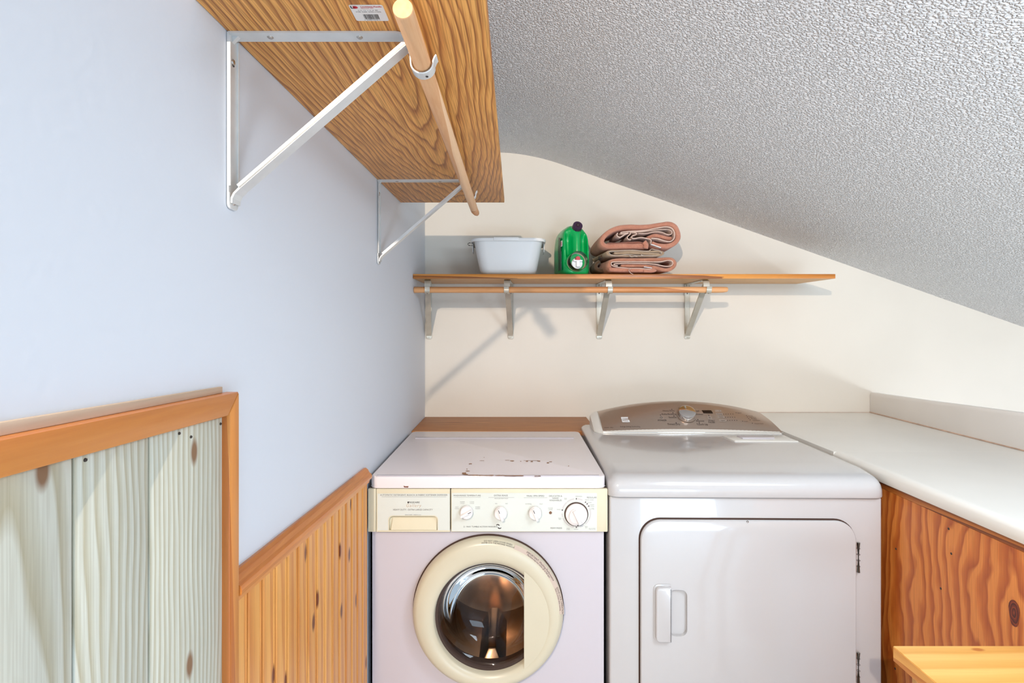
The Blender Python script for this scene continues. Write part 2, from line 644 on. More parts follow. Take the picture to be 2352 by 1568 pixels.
def arc(cx, cy, r, a0, a1, n):
    return [(cx + r * math.cos(a0 + (a1 - a0) * i / n), cy + r * math.sin(a0 + (a1 - a0) * i / n)) for i in range(n + 1)]


def rrect(x0, z0, x1, z1, r, n=6):
    if not isinstance(r, (list, tuple)):
        r = [r] * 4  # bl, br, tr, tl
    p = []
    p += arc(x0 + r[0], z0 + r[0], r[0], PI, 1.5 * PI, n)
    p += arc(x1 - r[1], z0 + r[1], r[1], 1.5 * PI, 2 * PI, n)
    p += arc(x1 - r[2], z1 - r[2], r[2], 0, PI / 2, n)
    p += arc(x0 + r[3], z1 - r[3], r[3], PI / 2, PI, n)
    q = []
    for a in p:
        if not q or (abs(a[0] - q[-1][0]) + abs(a[1] - q[-1][1])) > 1e-6:
            q.append(a)
    return q


# ------------------------------------------------------------------ the room
XL, D = -0.42, 2.55          # left wall plane, back wall plane
ZC = EYE + 0.80              # flat ceiling
XR = 4.2
YN = -1.9


def ceil_z(x):
    s = 0.352
    x0, w = 0.06, 0.16       # smooth bend between flat and slope
    if x < x0 - w:
        return ZC
    if x > x0 + w:
        return ZC - s * (x - x0)
    t = (x - (x0 - w)) / (2 * w)
    return ZC - s * w * t * t


tag(MB().box((XL - 0.3, YN, -0.1), (XR, D + 0.1, 0)).build('floor', 'floor'), 'unseen floor below the machines, coloured pale to bounce light', 'floor', kind='structure')
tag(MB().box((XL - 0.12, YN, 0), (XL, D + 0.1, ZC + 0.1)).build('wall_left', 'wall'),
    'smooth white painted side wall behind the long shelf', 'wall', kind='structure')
xs = [XL] + [-0.1 + 0.32 * i / 12 for i in range(13)] + [1.0, 2.0, 3.0, XR]
wp = [(XL, 0.0), (XR, 0.0)] + [(x, ceil_z(x) + 0.02) for x in reversed(xs)]
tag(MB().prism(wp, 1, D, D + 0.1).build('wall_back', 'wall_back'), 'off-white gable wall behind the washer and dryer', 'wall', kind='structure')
cp = [(x, ceil_z(x)) for x in [XL - 0.12] + xs[1:]]
cp2 = cp + [(x, z + 0.12) for x, z in reversed(cp)]
tag(MB().prism(cp2, 1, YN, D + 0.1, smooth=True).build('ceiling', 'popcorn'), 'white popcorn-textured ceiling sloping down to the right', 'ceiling', kind='structure')

# beadboard wainscot on the left wall ------------------------------------------------
W0, W1 = 0.792, 1.522


def cap_z(y):
    return EYE - 0.369 - (y - 0.83) * 0.0495


wains = thing('trim_1', (XL, W0, 0), 'knotty pine beadboard wainscot with cap rail on the left wall', 'wainscot', kind='structure')
NP = 15
pw = (W1 - W0) / NP
pl = MB()
zt = 0.985
prof = [(0, 0), (0.0080, 0), (0.0100, pw * 0.05), (0.0100, pw * 0.70), (0.0080, pw * 0.735), (0.0035, pw * 0.755), (0.0035, pw * 0.785),
        (0.0075, pw * 0.81), (0.0092, pw * 0.86), (0.0086, pw * 0.91), (0.0060, pw * 0.945), (0, pw * 0.955)]
for i in range(NP):
    y0 = i * pw
    top = cap_z(W0 + y0 + pw) - 0.012
    m = MB().prism([(x, y0 + y) for x, y in prof], 2, 0.0, top)
    m.build('plank', 'pine_bead', wains)
cm = MB()
cprof = [(0.0, 0.0), (0.006, 0.001), (0.012, -0.004), (0.016, -0.012), (0.0215, -0.016), (0.0235, -0.022), (0.0225, -0.028), (0.017, -0.031), (0.015, -0.040), (0.0, -0.040)]
n = len(cprof)
vs = []
for y in (W0, 1.515):
    vs += [(x, y - W0, cap_z(y) + z) for x, z in cprof]
cm.add(vs, [tuple(range(n)), tuple(range(2 * n - 1, n - 1, -1))] + [(i, (i + 1) % n, n + (i + 1) % n, n + i) for i in range(n)], False)
cm.build('cap_rail', 'pine_cap', wains)

# board-and-frame access hatch on the left wall ---------------------------------------
hatch = thing('door_1', (XL, 0.3, 0), 'pale board access hatch framed in orange stained trim on the left wall', 'hatch', kind='structure')


def hz(y):   # top edge of the frame, a little out of level
    return EYE - 0.0985 + (0.755 - y) * 0.0235


bounds = [0.20, 0.366, 0.506, 0.611, 0.777]
for a, b_ in zip(bounds[:-1], bounds[1:]):
    mb = MB()
    mb.prism([(a - 0.3 + 0.0022, 0.05), (b_ - 0.3 - 0.0004, 0.05), (b_ - 0.3 - 0.0004, hz(b_) - 0.02), (a - 0.3 + 0.0022, hz(a) - 0.02)], 0, 0.0, 0.009, bev=0.0012)
    mb.build('board', 'pale_board', hatch)
MB().box((0.0, -0.1, 0.05), (0.003, 0.475, EYE - 0.12)).build('backing', 'slot', hatch)
# top trim, mitred to the upright
ye, w = 0.790, 0.030
mb = MB()
A = [(0.15 - 0.3, hz(0.15)), (ye - 0.3, hz(ye)), (ye - w - 0.3, hz(ye) - w), (0.15 - 0.3, hz(0.15) - w)]
mb.prism(A, 0, 0.001, 0.0205, bev=0.002)
mb.build('top_trim', 'trim_orange', hatch)
mb = MB()
A = [(ye - 0.3, hz(ye) - 0.0006), (ye - 0.3, 0.05), (ye - w + 0.004 - 0.3, 0.05), (ye - w + 0.004 - 0.3, hz(ye) - w + 0.0034)]
mb.prism(A, 0, 0.001, 0.0205, bev=0.002)
mb.build('side_trim', 'trim_orange_v', hatch)
mb = MB()
mb.prism([(0.15 - 0.3, hz(0.15)), (0.772 - 0.3, hz(0.772)), (0.772 - 0.3, hz(0.772) + 0.009), (0.15 - 0.3, hz(0.15) + 0.013)], 0, 0.0, 0.006, bev=0.001)
mb.build('shim_strip', 'raw_strip', hatch)
# nail heads on the boards and trim
for px, py in ((195, 1056), (411, 995), (506, 973), (512, 1324), (438, 1003)):
    Y = 0.411 * F / (CX - px)
    z = EYE + (CY - py) / F * Y
    MB().lathe([(0.0, 0.0018), (0.0016, 0.0014), (0.002, 0)], (0.009, Y - 0.3, z), 0, 8).build('nail_head', 'slot', hatch)

# ------------------------------------------------------------------ shelf brackets
RODC = (0.2835, -0.045)


def make_bracket(mat):
    r = thing('shelf_bracket', (0, 0, 0), 'x', 'bracket')
    hw = 0.0127
    mb = MB()
    mb.strap([(0.0016, -0.001), (0.0016, -0.238)], -hw, hw, 0.0028)
    mb.strap([(0.0035, -0.006), (0.0035, -0.225)], -hw, -hw + 0.002, 0.004)
    mb.strap([(0.0035, -0.006), (0.0035, -0.225)], hw - 0.002, hw, 0.004)
    foot = rrect(-0.0135, -0.258, 0.0135, -0.234, [0.008, 0.008, 0.002, 0.002])
    mb.prism(foot, 0, 0.0002, 0.0040, bev=0.0008)
    mb.build('wall_leg', mat, r)
    mb = MB()
    nose = [(0.002, -0.0016), (0.245, -0.0016)] + [(0.245 + 0.021 * math.sin(t), -0.0226 + 0.021 * math.cos(t)) for t in [PI / 2 * k / 6 for k in range(1, 7)]] + [(0.266, -0.032)]
    mb.strap(nose, -hw, hw, 0.0028)
    # little gusset in the corner
    mb.prism([(0.002, -0.002), (0.012, -0.003), (0.003, -0.012)], 1, -0.0035, 0.0035)
    mb.build('shelf_arm', mat, r)
    mb = MB()
    brace = [(0.0062, -0.250), (0.0066, -0.243), (0.010, -0.236), (0.018, -0.228), (0.2625, -0.0165)]
    mb.strap(brace, -hw + 0.001, hw - 0.001, 0.003)
    mb.strap([(0.0160, -0.2262), (0.2605, -0.0148)], -hw + 0.001, -hw + 0.003, 0.007)
    mb.strap([(0.0160, -0.2262), (0.2605, -0.0148)], hw - 0.003, hw - 0.001, 0.007)
    mb.build('brace', mat, r)
    mb = MB()
    rr = 0.0152
    hook = [(0.2645, -0.022), (0.2665, -0.032)] + [(RODC[0] + rr * 1.07 * math.cos(t), RODC[1] + rr * math.sin(t)) for t in [PI + (PI + 0.15) * k / 12 for k in range(13)]] + [(0.3020, -0.0365), (0.3045, -0.0330)]
    mb.strap(hook, -0.0105, 0.0105, 0.0026)
    hk = mb.build('rod_hook', mat, r, bevmod=0.0009)
    MB().lathe([(0, 0.0006), (0.0022, 0.0006), (0.0022, 0)], (RODC[0] + 0.006, 0, RODC[1] - rr - 0.0012), 2, 10).build('nail_hole', 'slot', hk)
    # screws
    for p, ax, h in (((0.004, 0, -0.247), 0, 0.003), ((0.0028, 0.0, -0.040), 0, 0.0022)):
        MB().lathe([(0.0, h), (0.003, h * 0.9), (0.0046, h * 0.4), (0.005, 0)], p, ax, 12).build('screw', 'screw', r)
    for x in (0.058, 0.19):
        MB().lathe([(0.0, -0.002), (0.003, -0.0018), (0.0045, -0.0006), (0.0048, 0)], (x, 0, -0.0028), 2, 12).build('screw', 'screw', r)
    MB().prism(rrect(-0.0028, -0.047, 0.0028, -0.036, 0.0026, 4), 0, 0.0031, 0.0036).build('screw_slot', 'slot', r)
    return r


def zu(y):            # underside of the long side shelf (slightly out of level)
    return EYE + 0.4257 + 0.0150 * (y - 0.8)


b0 = make_bracket('steel_white')
b0.location = (XL + 0.0008, 0.805, zu(0.805) - 0.0002)
tag(b0, 'white steel bracket nearest the viewer, under the long side shelf', 'bracket', 'brackets of the long side shelf')
b1 = copy_tree(b0)
b1.location = (XL + 0.0008, 1.672, zu(1.672) - 0.0002)
tag(b1, 'white steel bracket at the far end of the long side shelf', 'bracket', 'brackets of the long side shelf')
SZ = EYE + 0.184      # underside of the back shelf
proto = make_bracket('steel_almond')
labs = ['almond bracket of the back shelf, tight in the left corner', 'almond bracket of the back shelf, under the white tub',
        'almond bracket of the back shelf, under the folded towels', 'rightmost almond bracket of the back shelf, at the rod end']
for i, px in enumerate((985.5, 1173, 1376, 1578)):
    o = proto if i == 0 else copy_tree(proto)
    o.location = ((px - CX) / F * D, D - 0.0008, SZ - 0.0002)
    o.rotation_euler = (0, 0, -PI / 2 + math.radians((7.5, -3.0, 0, -0.6)[i]))   # hung a little askew
    tag(o, labs[i], 'bracket', 'brackets of the back shelf')

# ------------------------------------------------------------------ long side shelf
YS0, YS1 = 0.712, 2.004
sh = thing('oak_shelf', (XL, YS0, zu(YS0)), 'wide oak veneer shelf with a barcode sticker along the left wall', 'shelf')
og = (XL, YS0, zu(YS0))
x0, x1 = XL + 0.0005, -0.0375
mb = MB()
T = 0.019
bm = bmesh.new()
vv = [bm.verts.new(p) for p in ((x0, YS0, zu(YS0)), (x1, YS0, zu(YS0)), (x1, YS1, zu(YS1)), (x0, YS1, zu(YS1)),
                                (x0, YS0, zu(YS0) + T), (x1, YS0, zu(YS0) + T), (x1, YS1, zu(YS1) + T), (x0, YS1, zu(YS1) + T))]
for f in ((3, 2, 1, 0), (4, 5, 6, 7), (0, 1, 5, 4), (1, 2, 6, 5), (2, 3, 7, 6), (3, 0, 4, 7)):
    bm.faces.new([vv[i] for i in f])
bmesh.ops.bevel(bm, geom=list(bm.edges), offset=0.002, segments=2, affect='EDGES', profile=0.5)
mb.bm(bm, True)
mb.build('board', 'oak', sh, og)
# barcode sticker under the shelf: u to the right (X), v towards the viewer (-Y)
LX, LY = -0.1992, 0.7455


def lab(dz):
    def fn(u, v):
        y = LY - v
        x = LX + u + 0.0 * v
        return (x, y, zu(y) - dz)
    return fn


mb = MB()
hwid, hhei = 0.0228, 0.0200
rp = rrect(-hwid, -hhei, hwid, hhei, 0.003)
put_poly(mb, rp, lab(0.0003))
st = mb.build('sticker', 'paper', sh, og)
st['label'] = 'white barcode price sticker'
f2 = lab(0.0006)
red, blk, gry = MB(), MB(), MB()
put_text(red, 'Louisiana-Pacific', 0.0044, f2, 0.0065, 0.0155, bold=0.00008)
put_text(red, 'Missoula, MT', 0.0032, f2, 0.0005, 0.0118)
put_poly(red, [(-0.0148 + 0.0032 * math.cos(t), 0.0142 + 0.0030 * math.sin(t)) for t in [2 * PI * k / 16 for k in range(16)]], f2)
put_rect(red, -0.0180, 0.0112, -0.0148, 0.0172, f2)
put_text(blk, 'L', 0.0075, f2, -0.0196, 0.0142, bold=0.0004)
put_text(gry, "3/4 15 1/4 X 8F", 0.0034, f2, 0.000, 0.0068, space=1.25)
put_text(gry, 'PVB OAK SHELVING', 0.0034, f2, 0.000, 0.0030, space=1.15)
u = -0.0095
random.seed(3)
while u < 0.0100:
    wd = random.choice((0.0003, 0.0004, 0.0007, 0.001))
    put_rect(blk, u, -0.0150, u + wd, -0.0028, f2)
    u += wd + random.choice((0.0003, 0.0004, 0.0006))
put_text(blk, '0  25406 13018  3', 0.0030, f2, 0.0, -0.0172)
red.build('red_print', 'ink_red', st, og)
blk.build('barcode', 'ink_dark', st, og)
gry.build('grey_print', 'ink', st, og)

# closet rod under the side shelf
RX, RZ = XL + 0.0008 + RODC[0], EYE + 0.3815
rod = thing('closet_rod', (RX, 0.66, RZ), 'pale dowel hanging rod under the long side shelf', 'rod')
og = (RX, 0.66, RZ)
prof = [(0.0121, 0.66), (0.0127, 0.6608), (0.0127, 1.80)]
MB().lathe(prof, (RX, 0, RZ), 1, 32).build('dowel', 'dowel_y', rod, og)
# whittled far tip
tip = MB()
vs, fs = [], []
N = 24
for j, (y, r, sx) in enumerate(((1.80, 0.0127, 0), (1.84, 0.0126, 0.0), (1.875, 0.0108, 0.0028), (1.895, 0.0078, 0.0045), (1.902, 0.0040, 0.0055))):
    for k in range(N):
        t = 2 * PI * k / N
        vs.append((RX + sx + r * math.cos(t), y, RZ + r * 1.05 * math.sin(t)))
for j in range(4):
    for k in range(N):
        fs.append((j * N + k, j * N + (k + 1) % N, (j + 1) * N + (k + 1) % N, (j + 1) * N + k))
fs.append(tuple(range(4 * N, 5 * N)))
tip.add(vs, fs, True).build('whittled_tip', 'dowel_x', rod, og)
MB().lathe([(0.0, 0.6596), (0.0120, 0.6596), (0.0121, 0.6602)], (RX, 0, RZ), 1, 32).build('cut_end', 'endgrain', rod, og)

# ------------------------------------------------------------------ back shelf and its rod
YF = D - 0.306
sh2 = thing('oak_shelf', (XL, D, SZ), 'narrow oak shelf on the gable wall holding tub, jug and towels', 'shelf')
og = (XL, D, SZ)
MB().box((XL + 0.0008, YF + 0.004, SZ), (1.323, D - 0.0006, SZ + 0.0185), bev=0.001).build('board', 'oak_under', sh2, og)
MB().box((XL + 0.0008, YF, SZ - 0.0002), (1.3232, YF + 0.0045, SZ + 0.0187), bev=0.0012).build('edge_band', 'oak_edge', sh2, og)
R2 = (D - 0.0008 - RODC[0], SZ - 0.0002 + RODC[1])
rod2 = thing('closet_rod', (XL, R2[0], R2[1]), 'wooden hanging rod held below the back shelf', 'rod')
og = (XL, R2[0], R2[1])
MB().lathe([(0.0, -0.4185), (0.0121, -0.4185), (0.0127, -0.4175), (0.0127, 0.845)], (0, R2[0], R2[1]), 0, 28).build('dowel', 'dowel_x', rod2, og)
tip = MB()
vs, fs = [], []
for j, (x, r, sz) in enumerate(((0.845, 0.0127, 0), (0.868, 0.0122, 0.0004), (0.882, 0.0105, 0.0014), (0.886, 0.0085, 0.0018))):
    for k in range(N):
        t = 2 * PI * k / N
        vs.append((x, R2[0] + r * math.cos(t), R2[1] + sz + r * math.sin(t)))
for j in range(3):
    for k in range(N):
        fs.append((j * N + k, j * N + (k + 1) % N, (j + 1) * N + (k + 1) % N, (j + 1) * N + k))
fs.append(tuple(range(3 * N, 4 * N)))
tip.add(vs, fs, True).build('cut_tip', 'dowel_x', rod2, og)

# ------------------------------------------------------------------ ledge behind the washer
lb = MB().box((XL + 0.001, 2.215, EYE - 0.457), (0.335, D - 0.001, EYE - 0.4385), bev=0.001).build('ledge_board', 'ledge', None, (XL, D, EYE - 0.45))
tag(lb, 'brown wooden ledge board between the washer and the back wall', 'board')

# ------------------------------------------------------------------ counter on the right
XP = 1.050
ZT = EYE - 0.418
ct = thing('countertop', (XP, D, ZT), 'white laminate countertop with backsplash right of the dryer', 'countertop')
og = (XP, D, ZT)
SEAM = 1.771


def nose_prof(xl):
    th = 0.034
    return [(1.68, ZT - th), (1.68, ZT), (xl + 0.035, ZT), (xl + 0.022, ZT + 0.0022), (xl + 0.012, ZT + 0.0015), (xl + 0.004, ZT - 0.003), (xl, ZT - 0.010),
            (xl, ZT - 0.026), (xl + 0.003, ZT - th)]


mb = MB().prism(nose_prof(1.038), 1, 0.55, SEAM - 0.0004, smooth=True)
mb.build('slab', 'brownfoam', ct, og)
mb = MB()
mb.prism([(XP - 0.012, SEAM + 0.0004), (1.68, SEAM + 0.0004), (1.68, D - 0.001), (XP - 0.012, D - 0.001)], 2, ZT - 0.034, ZT)
mb.build('slab', 'brownfoam', ct, og)
# backsplash with rounded end
bp = [(0.55, ZT), (0.55, ZT + 0.165), (1.2, ZT + 0.145), (1.777, ZT + 0.125), (2.2, ZT + 0.107), (D - 0.03, ZT + 0.0965)]
bp += [(D - 0.022 + 0.021 * math.cos(t), ZT + 0.076 + 0.0205 * math.sin(t)) for t in [PI / 2 * (1 - k / 6) for k in range(7)]] + [(D - 0.001, ZT)]
mb = MB().prism(bp, 0, 1.663, 1.682, bev=0.002)
mb.build('backsplash', 'splash', ct, og)
mb = MB()
mb.strap([(1.660, ZT + 0.0008), (1.6635, ZT + 0.004)], 0.6, D - 0.002, 0.001)
mb.build('caulk_line', 'grime', ct, og)
mb = MB().box((1.04, D - 0.004, ZT - 0.0002), (1.66, D - 0.0012, ZT + 0.0012))
mb.build('caulk_line', 'grime', ct, og)

# plywood cabinet side below it
pw_ = thing('plywood_panel', (XP, 0.55, 0), 'orange-brown fir plywood panel below the white countertop', 'panel')
og = (XP, 0.55, 0)
MB().box((XP, 0.55, 0.0), (XP + 0.019, 2.28, EYE - 0.472), bev=0.001).build('sheet', 'plywood', pw_, og)
MB().box((XP - 0.001, 0.55, EYE - 0.4715), (XP + 0.02, 2.28, EYE - 0.4525), bev=0.001).build('edge_strip', 'plyedge', pw_, og)
for px, py in ((2179, 1214), (2058, 1260), (2161, 1351), (2185, 1271), (2056, 1535)):
    Y = XP * F / (px - CX)
    z = EYE + (CY - py) / F * Y
    MB().lathe([(0, -0.0006), (0.0028, -0.0005), (0.0030, 0.0)], (XP, Y, z), 0, 10).build('nail_hole', 'slot', pw_, og)
# big knot
Y = XP * F / (2330 - CX)
z = EYE + (CY - 1408) / F * Y
mb = MB()
put_poly(mb, [(0.0125 * math.cos(t) * (1 + 0.12 * math.sin(3 * t)), 0.030 * math.sin(t) * (1 + 0.08 * math.cos(2 * t))) for t in [2 * PI * k / 24 for k in range(24)]],
         lambda a, b: (XP - 0.0006, Y + a, z + b))
M['knot'] = wood('knot_wood', (150, 66, 30), (112, 44, 22), (70, 26, 14), along=2, fine=60, bands=60, dist=3, stretch=0.5, ring=True, loc=(-XP, -Y, -z * 0.5))
mb.build('knot', 'knot', pw_, og)

# ------------------------------------------------------------------ pine bench corner, bottom right
BT = EYE - 0.622
bx0, bx1, by1, by0 = 0.730, 1.040, 1.050, 0.72
be = thing('pine_bench', (bx0, by1, 0), 'small pale pine table standing against the plywood panel', 'table')
og = (bx0, by1, 0)
MB().box((bx0, by0, BT - 0.028), (bx1, by1, BT), bev=0.0015).build('top', 'bench', be, og)
MB().box((bx0 + 0.0005, by0 + 0.003, BT - 0.0275), (bx0 - 0.0008, by1 - 0.002, BT - 0.0015)).build('side_edge', 'bench_edge', be, og)
for x in (bx0 + 0.025, bx1 - 0.045):
    for y in (by0 + 0.02, by1 - 0.045):
        MB().box((x, y, 0), (x + 0.03, y + 0.03, BT - 0.028), bev=0.002).build('leg', 'bench', be, og)
MB().box((bx0 + 0.03, by1 - 0.04, BT - 0.09), (bx1 - 0.03, by1 - 0.022, BT - 0.028)).build('apron', 'bench', be, og)

# ------------------------------------------------------------------ washing machine
WX0, WX1, WY0, WY1 = -0.4085, 0.2575, 1.535, 2.175
WT = EYE - 0.432
wa = thing('washing_machine', ((WX0 + WX1) / 2, WY0, 0), 'older white front-loading washing machine with round glass door', 'washing machine')
og = ((WX0 + WX1) / 2, WY0, 0)
dc = (-0.0745, EYE - 0.812)           # door centre x, z
gc = (-0.0705, EYE - 0.8245)          # glass centre
ZB = EYE - 0.587                      # console bottom
# body: shell plus a front sheet with a round hole
mb = MB()
yb = WY0 + 0.012
for a, b_ in (((WX0, yb, 0.02), (WX0 + 0.004, WY1, WT - 0.03)), ((WX1 - 0.004, yb, 0.02), (WX1, WY1, WT - 0.03)),
              ((WX0, WY1 - 0.004, 0.02), (WX1, WY1, WT - 0.03)), ((WX0, yb, 0.02), (WX1, WY1, 0.03))):
    mb.box(a, b_)
mb.box((WX0, yb, ZB), (WX1, yb + 0.003, WT - 0.031))
Nn = 64
rh = 0.178
ci = [(gc[0] + rh * math.cos(2 * PI * k / Nn), gc[1] + rh * math.sin(2 * PI * k / Nn)) for k in range(Nn)]
sq = []
zx0, zx1, zz0, zz1 = WX0, WX1, 0.02, ZB
for k in range(Nn):
    t = 2 * PI * k / Nn
    dx, dz = math.cos(t), math.sin(t)
    s_ = min(((zx1 if dx > 0 else zx0) - gc[0]) / dx if abs(dx) > 1e-9 else 9, ((zz1 if dz > 0 else zz0) - gc[1]) / dz if abs(dz) > 1e-9 else 9)
    sq.append((gc[0] + dx * s_, gc[1] + dz * s_))
for cxx, czz in ((zx0, zz0), (zx0, zz1), (zx1, zz0), (zx1, zz1)):   # snap nearest to corners
    k = min(range(Nn), key=lambda i: (sq[i][0] - cxx) ** 2 + (sq[i][1] - czz) ** 2)
    sq[k] = (cxx, czz)
vs = [(x, yb, z) for x, z in ci] + [(x, yb, z) for x, z in sq] + [(x, yb + 0.02, z) for x, z in ci]
fs = [(k, (k + 1) % Nn, Nn + (k + 1) % Nn, Nn + k) for k in range(Nn)] + [(k, (k + 1) % Nn, 2 * Nn + (k + 1) % Nn, 2 * Nn + k) for k in range(Nn)]
mb.add(vs, fs)
mb.build('cabinet', 'white_enamel', wa, og)
# lid: pan with raised front lip and a step near the back
lid = MB()
lp = [(WX0 + 0.004, WY0 + 0.004), (WX1 - 0.004, WY0 + 0.004), (WX1 - 0.004, WY1), (WX0 + 0.004, WY1)]
bm = bmesh.new()
bmesh.ops.create_cube(bm, size=1)
for v in bm.verts:
    v.co = Vector(((WX0 + WX1) / 2 + v.co.x * (WX1 - WX0), (WY0 + WY1) / 2 + v.co.y * (WY1 - WY0), WT - 0.0165 + v.co.z * 0.033))
ve = [e for e in bm.edges if abs(e.verts[0].co.z - e.verts[1].co.z) > 0.01]
bmesh.ops.bevel(bm, geom=ve, offset=0.022, segments=6, affect='EDGES', profile=0.5)
te = [e for e in bm.edges if all(v.co.z > WT - 0.001 for v in e.verts)]
bmesh.ops.bevel(bm, geom=te, offset=0.005, segments=3, affect='EDGES', profile=0.5)
lid.bm(bm, True)
lo = lid.build('lid', 'white_lid', wa, og)
# raised rib across the lid, low perimeter bead
mb = MB()
mb.prism([(2.034, WT - 0.001), (2.038, WT + 0.0035), (2.050, WT + 0.0035), (2.060, WT - 0.001)], 0, WX0 + 0.035, WX1 - 0.035, bev=0.0012)
mb.build('lid_rib', 'white_enamel', lo, og)
mb = MB()
mb.prism([(WY0 + 0.0005, WT - 0.006), (WY0 + 0.002, WT + 0.0015), (WY0 + 0.010, WT + 0.002), (WY0 + 0.020, WT - 0.001)], 0, WX0 + 0.018, WX1 - 0.018, bev=0.001)
mb.build('front_bead', 'white_enamel', lo, og)
# chipped paint on the lid
z_ = WT + 0.0006


def onlid(px, py):
    Y = 0.432 * F / (py - CY)
    return ((px - CX) / F * Y, Y)


zc = lambda zx, zy: (830 + zx / 3.92, 940 + zy / 3.92)
random.seed(5)


def chip(pts):
    MB().add([onlid(*zc(*p)) + (z_ + (0.0022 if p[1] > 586 else 0),) for p in pts], [tuple(range(len(pts)))]).build('paint_chip', 'rust', lo, og)


chip([(907, 570), (942, 568), (944, 588), (960, 590), (958, 600), (925, 596), (908, 590)])
for a, b_, y, h in ((960, 1060, 600, 7), (1060, 1190, 602, 9), (1205, 1290, 602, 6), (1290, 1460, 604, 10), (1560, 1615, 608, 8), (940, 975, 556, 7), (968, 995, 491, 9),
                    (1065, 1105, 462, 3), (1295, 1335, 458, 3), (1340, 1375, 464, 9), (1480, 1500, 468, 8), (1525, 1545, 470, 9), (1585, 1610, 466, 9), (1670, 1690, 482, 10),
                    (1690, 1715, 472, 7), (1430, 1440, 468, 6), (1460, 1590, 461, 3), (946, 956, 538, 6), (1862, 1870, 510, 7), (1102, 1108, 433, 5)):
    n = 6
    up = [(a + (b_ - a) * i / n, y - h * random.uniform(0.2, 0.6)) for i in range(n + 1)]
    dn = [(a + (b_ - a) * i / n, y + h * random.uniform(0.2, 0.6)) for i in range(n, -1, -1)]
    chip(up + dn)
mb = MB()
mb.add([at(*zc(*p), WY0 - 0.0006) for p in ((378, 686), (396, 692), (425, 690), (420, 704), (400, 702), (386, 702))], [(0, 1, 2, 3, 4, 5)])
mb.build('rust_chip', 'rust_dark', lo, og)
# console -----------------------------------------------------------------------------
CYF = WY0 - 0.002      # console front plane
CZ0, CZ1 = ZB - 0.001, WT - 0.0335
xa, xb, xc, xd = (845 - CX) / F * CYF, (864 - CX) / F * CYF, (1034.5 - CX) / F * CYF, (1396 - CX) / F * CYF
MB().box((xa + 0.003, CYF + 0.0122, CZ0 + 0.003), (xd - 0.003, yb - 0.0004, CZ1)).build('console_backing', 'gap_dark', wa, og)
MB().box((xa, CYF, CZ0), (xb - 0.0008, yb - 0.001, CZ1 - 0.001), bev=0.002).build('console_end', 'cream', wa, og)
# right console body
cons = MB().box((xc + 0.0012, CYF, CZ0), (xd, yb - 0.001, CZ1 - 0.001), bev=0.0025).build('console', 'cream', wa, og)


def cpl(off):
    def fn(u, v):
        return (u, CYF - off, v)
    return fn


def cpx(px, py):       # pixel on the console plane -> (x, z)
    p = at(px, py, CYF)
    return p[0], p[2]


fp0, fp1 = cpx(1037.5, 1219.5), cpx(1371, 1131.5)
mb = MB().prism(rrect(fp0[0], fp0[1], fp1[0], fp1[1], 0.002, 3), 1, CYF - 0.0008, CYF + 0.002)
fpl = mb.build('faceplate', 'faceplate', cons, og)
f3 = cpl(0.0011)
ink, inkl, inkd = MB(), MB(), MB()
ZS = CYF / F   # metres per pixel on the console


def T3(mb, s, px, py, hpx, **kw):
    x, z = cpx(px, py)
    put_text(mb, s, hpx * ZS, f3, x, z, **kw)


def px_line(mb, x0_, x1_, y_, h=0.8):
    a, b_ = cpx(x0_, y_ + h / 2), cpx(x1_, y_ - h / 2)
    put_rect(mb, a[0], a[1], b_[0], b_[1], f3)


T3(ink, 'WASH/RINSE TEMPERATURE', 1073, 1137.5, 5.0)
px_line(inkl, 1043, 1104, 1141.5, 0.5)
T3(ink, 'EXTRA RINSE', 1150.5, 1137.5, 5.4)
px_line(inkl, 1122, 1181, 1141.8, 0.5)
T3(inkl, 'REGULAR PERM PRESS', 1151.5, 1144.3, 3.2)
T3(ink, 'FINAL SPIN SPEED', 1230, 1138.5, 5.2)
px_line(inkl, 1203, 1257, 1142.4, 0.5)
for s, x, y in (('DELICATES &', 1276, 1138.6), ('HAND', 1276, 1143.6), ('WASHABLES', 1276, 1148.6)):
    T3(ink, s, x, y, 5.2)
T3(ink, 'REGULAR', 1359, 1142, 5.2)
T3(ink, 'PERM PRESS', 1277.5, 1212.3, 5.2)
for s, x, y, h in (('WARM', 1062, 1152, 3.6), ('COLD', 1062, 1155.6, 3.6), ('COLD', 1084, 1152, 3.6), ('COLD', 1084, 1155.6, 3.6), ('HOT', 1049.5, 1164, 3.6), ('COLD', 1049.5, 1167.5, 3.6),
                   ('WARM', 1097, 1164, 3.6), ('WARM', 1097, 1167.5, 3.6), ('YES', 1139.5, 1156, 3.6), ('NO', 1163.5, 1156, 3.6), ('NORMAL', 1214, 1157, 3.6), ('FAST', 1243, 1157, 3.6),
                   ('DOOR', 1264.5, 1166.5, 3.6), ('LOCK', 1264.5, 1170.2, 3.6), ('WASH', 1283.5, 1169.5, 3.2), ('FINAL', 1299, 1143.8, 2.6), ('SPIN', 1299, 1146.2, 2.6),
                   ('PREWASH', 1329.5, 1139.4, 3.4), ('HEAVY WASH', 1353.5, 1147.6, 3.2), ('WASH', 1354, 1153.5, 3.2), ('SHORT', 1360, 1158.6, 3.2), ('WASH', 1360, 1162.2, 3.2),
                   ('RINSE', 1361, 1166.5, 2.6), ('& SPIN', 1361, 1169.0, 2.6), ('FINAL', 1286, 1189.5, 2.8), ('SPIN', 1286, 1192.3, 2.8), ('RINSE', 1305, 1213, 2.8), ('& SPIN', 1305, 1215.7, 2.8),
                   ('WASH', 1323, 1215, 3.4), ('FINAL', 1346.5, 1208.5, 2.8), ('SPIN', 1346.5, 1211.3, 2.8), ('PULL TO START', 1360, 1213, 2.2), ('PUSH TO STOP', 1360, 1215.2, 2.2)):
    T3(inkl, s, x, y, h)
